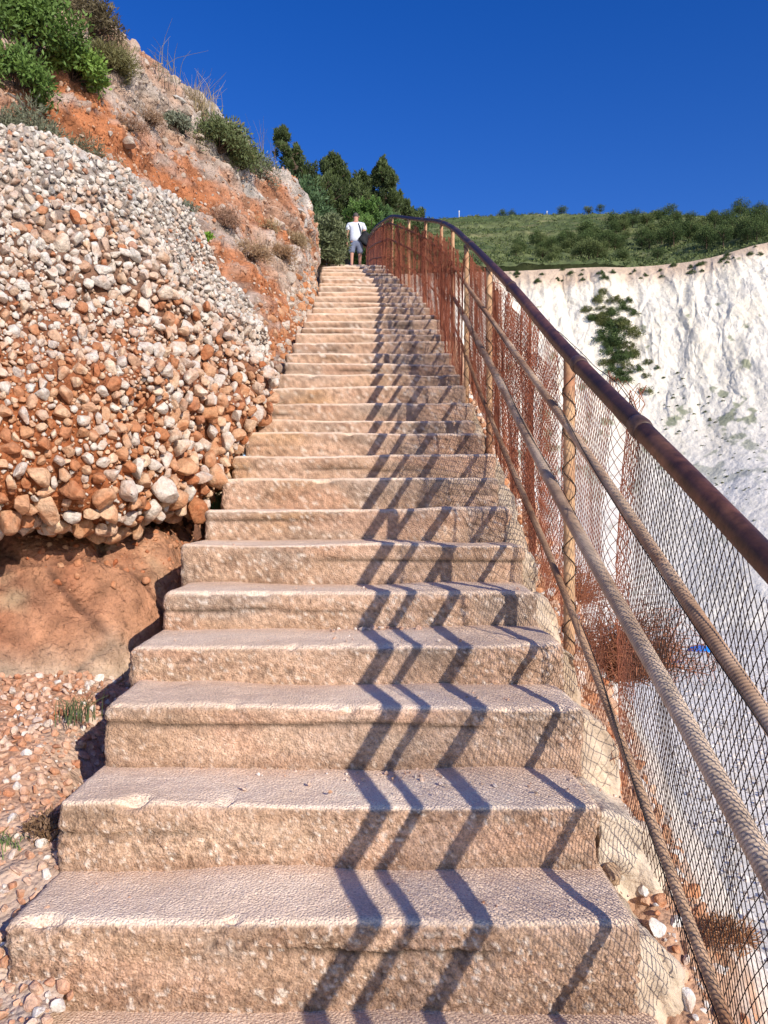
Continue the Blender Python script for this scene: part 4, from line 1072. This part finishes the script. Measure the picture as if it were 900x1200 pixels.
# ------------------------------------------------------------------ the walking man
def skin_obj(name, verts, edges, radii, mat, parent, root=0, sub=2):
    me = bpy.data.meshes.new(name); me.from_pydata(verts, edges, []); me.update()
    o = bpy.data.objects.new(name, me); COL.objects.link(o)
    if parent: o.parent = parent
    sk = o.modifiers.new('s','SKIN'); me = o.data
    lay = me.skin_vertices[0].data if me.skin_vertices else None
    if lay is None:
        bpy.context.view_layer.objects.active = o; lay = o.data.skin_vertices[0].data
    for i,r_ in enumerate(radii): lay[i].radius = (r_[0],r_[1]) if isinstance(r_,tuple) else (r_,r_)
    lay[root].use_root = True
    sb = o.modifiers.new('d','SUBSURF'); sb.levels = sub; sb.render_levels = sub
    sk.use_smooth_shade = True; me.materials.append(mat); return o
MP = P(417, 312, 24.6)
man = empty('person', (MP[0], MP[1], float(nose(24.6))+.02), 'man in white shirt and grey shorts walking away at the top of the steps', 'person')
man.location.z = MP[2]-.16; man.scale = (1.06,1.06,1.06)
V = [(0,0,.93),(0,.01,1.10),(0,.03,1.28),(0,.03,1.42),(0,.045,1.52),(0,.06,1.60),(0,.055,1.70),     # pelvis..head
     (-.20,.03,1.40),(-.27,.00,1.14),(-.27,.08,.92),(.20,.03,1.40),(.28,-.02,1.14),(.26,.08,.94),     # arms
     (-.10,.01,.86),(-.12,.0,.50),(-.12,-.10,.12),(-.12,-.02,.05),(-.12,.10,.04),
     (.10,.01,.86),(.12,.10,.52),(.12,.10,.16),(.12,.18,.10),(.12,.28,.10)]
E = [(0,1),(1,2),(2,3),(3,4),(4,5),(5,6),(3,7),(7,8),(8,9),(3,10),(10,11),(11,12),(0,13),(13,14),(14,15),(15,16),(16,17),(0,18),(18,19),(19,20),(20,21),(21,22)]
Rr = [(.15,.11),(.14,.10),(.16,.11),(.15,.10),.06,(.085,.095),(.075,.09),.06,.045,.03,.06,.045,.03,.085,.058,.04,.04,.035,.085,.058,.04,.04,.035]
for hx,i0 in ((-.27,9),(.26,12)):
    b = len(V); s = 1 if hx < 0 else -1
    V.append((hx,.10,.86)); E.append((i0,b)); Rr.append((.034,.018))
    for q,(dx,dl) in enumerate(((-.027,.065),(-.009,.08),(.009,.075),(.027,.06))):
        V.append((hx+dx,.105,.86-.035)); E.append((b,len(V)-1)); Rr.append(.009)
        V.append((hx+dx,.115,.86-.035-dl*.6)); E.append((len(V)-2,len(V)-1)); Rr.append(.008)
        V.append((hx+dx,.135,.86-.035-dl)); E.append((len(V)-2,len(V)-1)); Rr.append(.007)
    V.append((hx+s*.045,.12,.85)); E.append((b,len(V)-1)); Rr.append(.010)
    V.append((hx+s*.05,.14,.815)); E.append((len(V)-2,len(V)-1)); Rr.append(.008)
skin_obj('body', V, E, Rr, M['skin'], man)
# face features, ears
a = Acc()
for ex in (-.088,.088): a.add(*tube(np.array([[ex,.05,1.64],[ex*1.05,.045,1.665],[ex,.05,1.69]]),[.008,.016,.008],6))
a.add(*tube(np.array([[0,.155,1.68],[0,.178,1.65],[0,.16,1.635]]),[.008,.014,.01],6)); a.build('ears_and_nose', M['skin'], man)
skin_obj('hair', [(0,.025,1.615),(0,.04,1.725),(0,.06,1.76)], [(0,1),(1,2)], [(.088,.09),(.088,.10),(.05,.06)], M['hair'], man)
skin_obj('shirt', [(0,.01,.83),(0,.01,1.05),(0,.03,1.28),(0,.03,1.43),(0,.04,1.47),(-.21,.03,1.40),(-.27,.01,1.22),(.21,.03,1.40),(.28,.0,1.22)],
   [(0,1),(1,2),(2,3),(3,4),(3,5),(5,6),(3,7),(7,8)], [(.205,.16),(.20,.155),(.20,.14),(.17,.12),.07,.085,.075,.085,.075], M['shirt'], man)
skin_obj('shorts', [(0,.0,.95),(0,.0,.86),(-.11,.005,.80),(-.13,.005,.52),(.11,.02,.80),(.13,.09,.54)], [(0,1),(1,2),(2,3),(1,4),(4,5)], [(.18,.13),(.17,.125),.12,.105,.12,.105], M['shorts'], man)
skin_obj('shoe', [(-.12,-.05,.045),(-.12,.05,.04),(-.12,.15,.03)], [(0,1),(1,2)], [.05,.05,.04], M['shoe'], man)
skin_obj('shoe', [(.12,.14,.10),(.12,.24,.095),(.12,.33,.085)], [(0,1),(1,2)], [.05,.05,.04], M['shoe'], man)
# bag
bag = empty('shoulder_bag', (man.location.x+.30, man.location.y-.10, man.location.z+.98), 'black shoulder bag hanging at the right hip of the walking man', 'bag')
V,Nn,Fc = rbox((-.23,-.09,-.20),(.23,.09,.17),.06,.03); V = V+Nn*(fbm(V,5,3,4)*.02)[:,None]
o = mesh('bag_body', V, Fc, M['bag'], bag, True); o.rotation_euler = (0,R(38),0); o.location = (.06,0,0)
q = cr(np.array([[-.10,0,.12],[-.16,-.02,.36],[-.22,.05,.53],[-.16,.22,.42],[.02,.20,.12]]),30); V,Fc = tube(q,.016,6); mesh('strap', V, Fc, M['bag'], bag, True)

# ------------------------------------------------------------------ world, sun, camera
L = Vector((-1,1.5,-.82)).normalized()       # direction the light travels
sun = bpy.data.lights.new('sun','SUN'); sun.energy = 5.0; sun.angle = R(.5); sun.color = (1,.93,.835)
so = bpy.data.objects.new('sun', sun); COL.objects.link(so); so.rotation_euler = L.to_track_quat('-Z','Y').to_euler()
w = bpy.data.worlds.new('World'); scene.world = w; w.use_nodes = True; nt = w.node_tree; bg = nt.nodes['Background']
sk = nt.nodes.new('ShaderNodeTexSky'); sk.sky_type = 'NISHITA'; sk.sun_disc = False
el = math.asin(-L.z); sk.sun_elevation = el; sk.sun_rotation = math.atan2(-L.x, -L.y)
sk.altitude = 100; sk.air_density = 1.0; sk.dust_density = .15; sk.ozone_density = 2.5
hs = nt.nodes.new('ShaderNodeHueSaturation'); hs.inputs['Saturation'].default_value = 1.40; hs.inputs['Value'].default_value = 1.60; hs.inputs['Hue'].default_value = .525
nt.links.new(sk.outputs[0], hs.inputs['Color']); nt.links.new(hs.outputs[0], bg.inputs['Color']); bg.inputs['Strength'].default_value = .10
cam = bpy.data.cameras.new('camera'); co = bpy.data.objects.new('camera', cam); COL.objects.link(co)
co.location = (0,0,0); co.rotation_euler = (R(90),0,0)
cam.sensor_fit = 'VERTICAL'; cam.sensor_height = 36; cam.lens = 36*F/1200; cam.shift_y = (HY-600)/1200
cam.clip_start = .05; cam.clip_end = 6000; scene.camera = co
scene.cycles.diffuse_bounces = 2
scene.view_settings.view_transform = 'Standard'; scene.view_settings.look = 'None'; scene.view_settings.exposure = 0
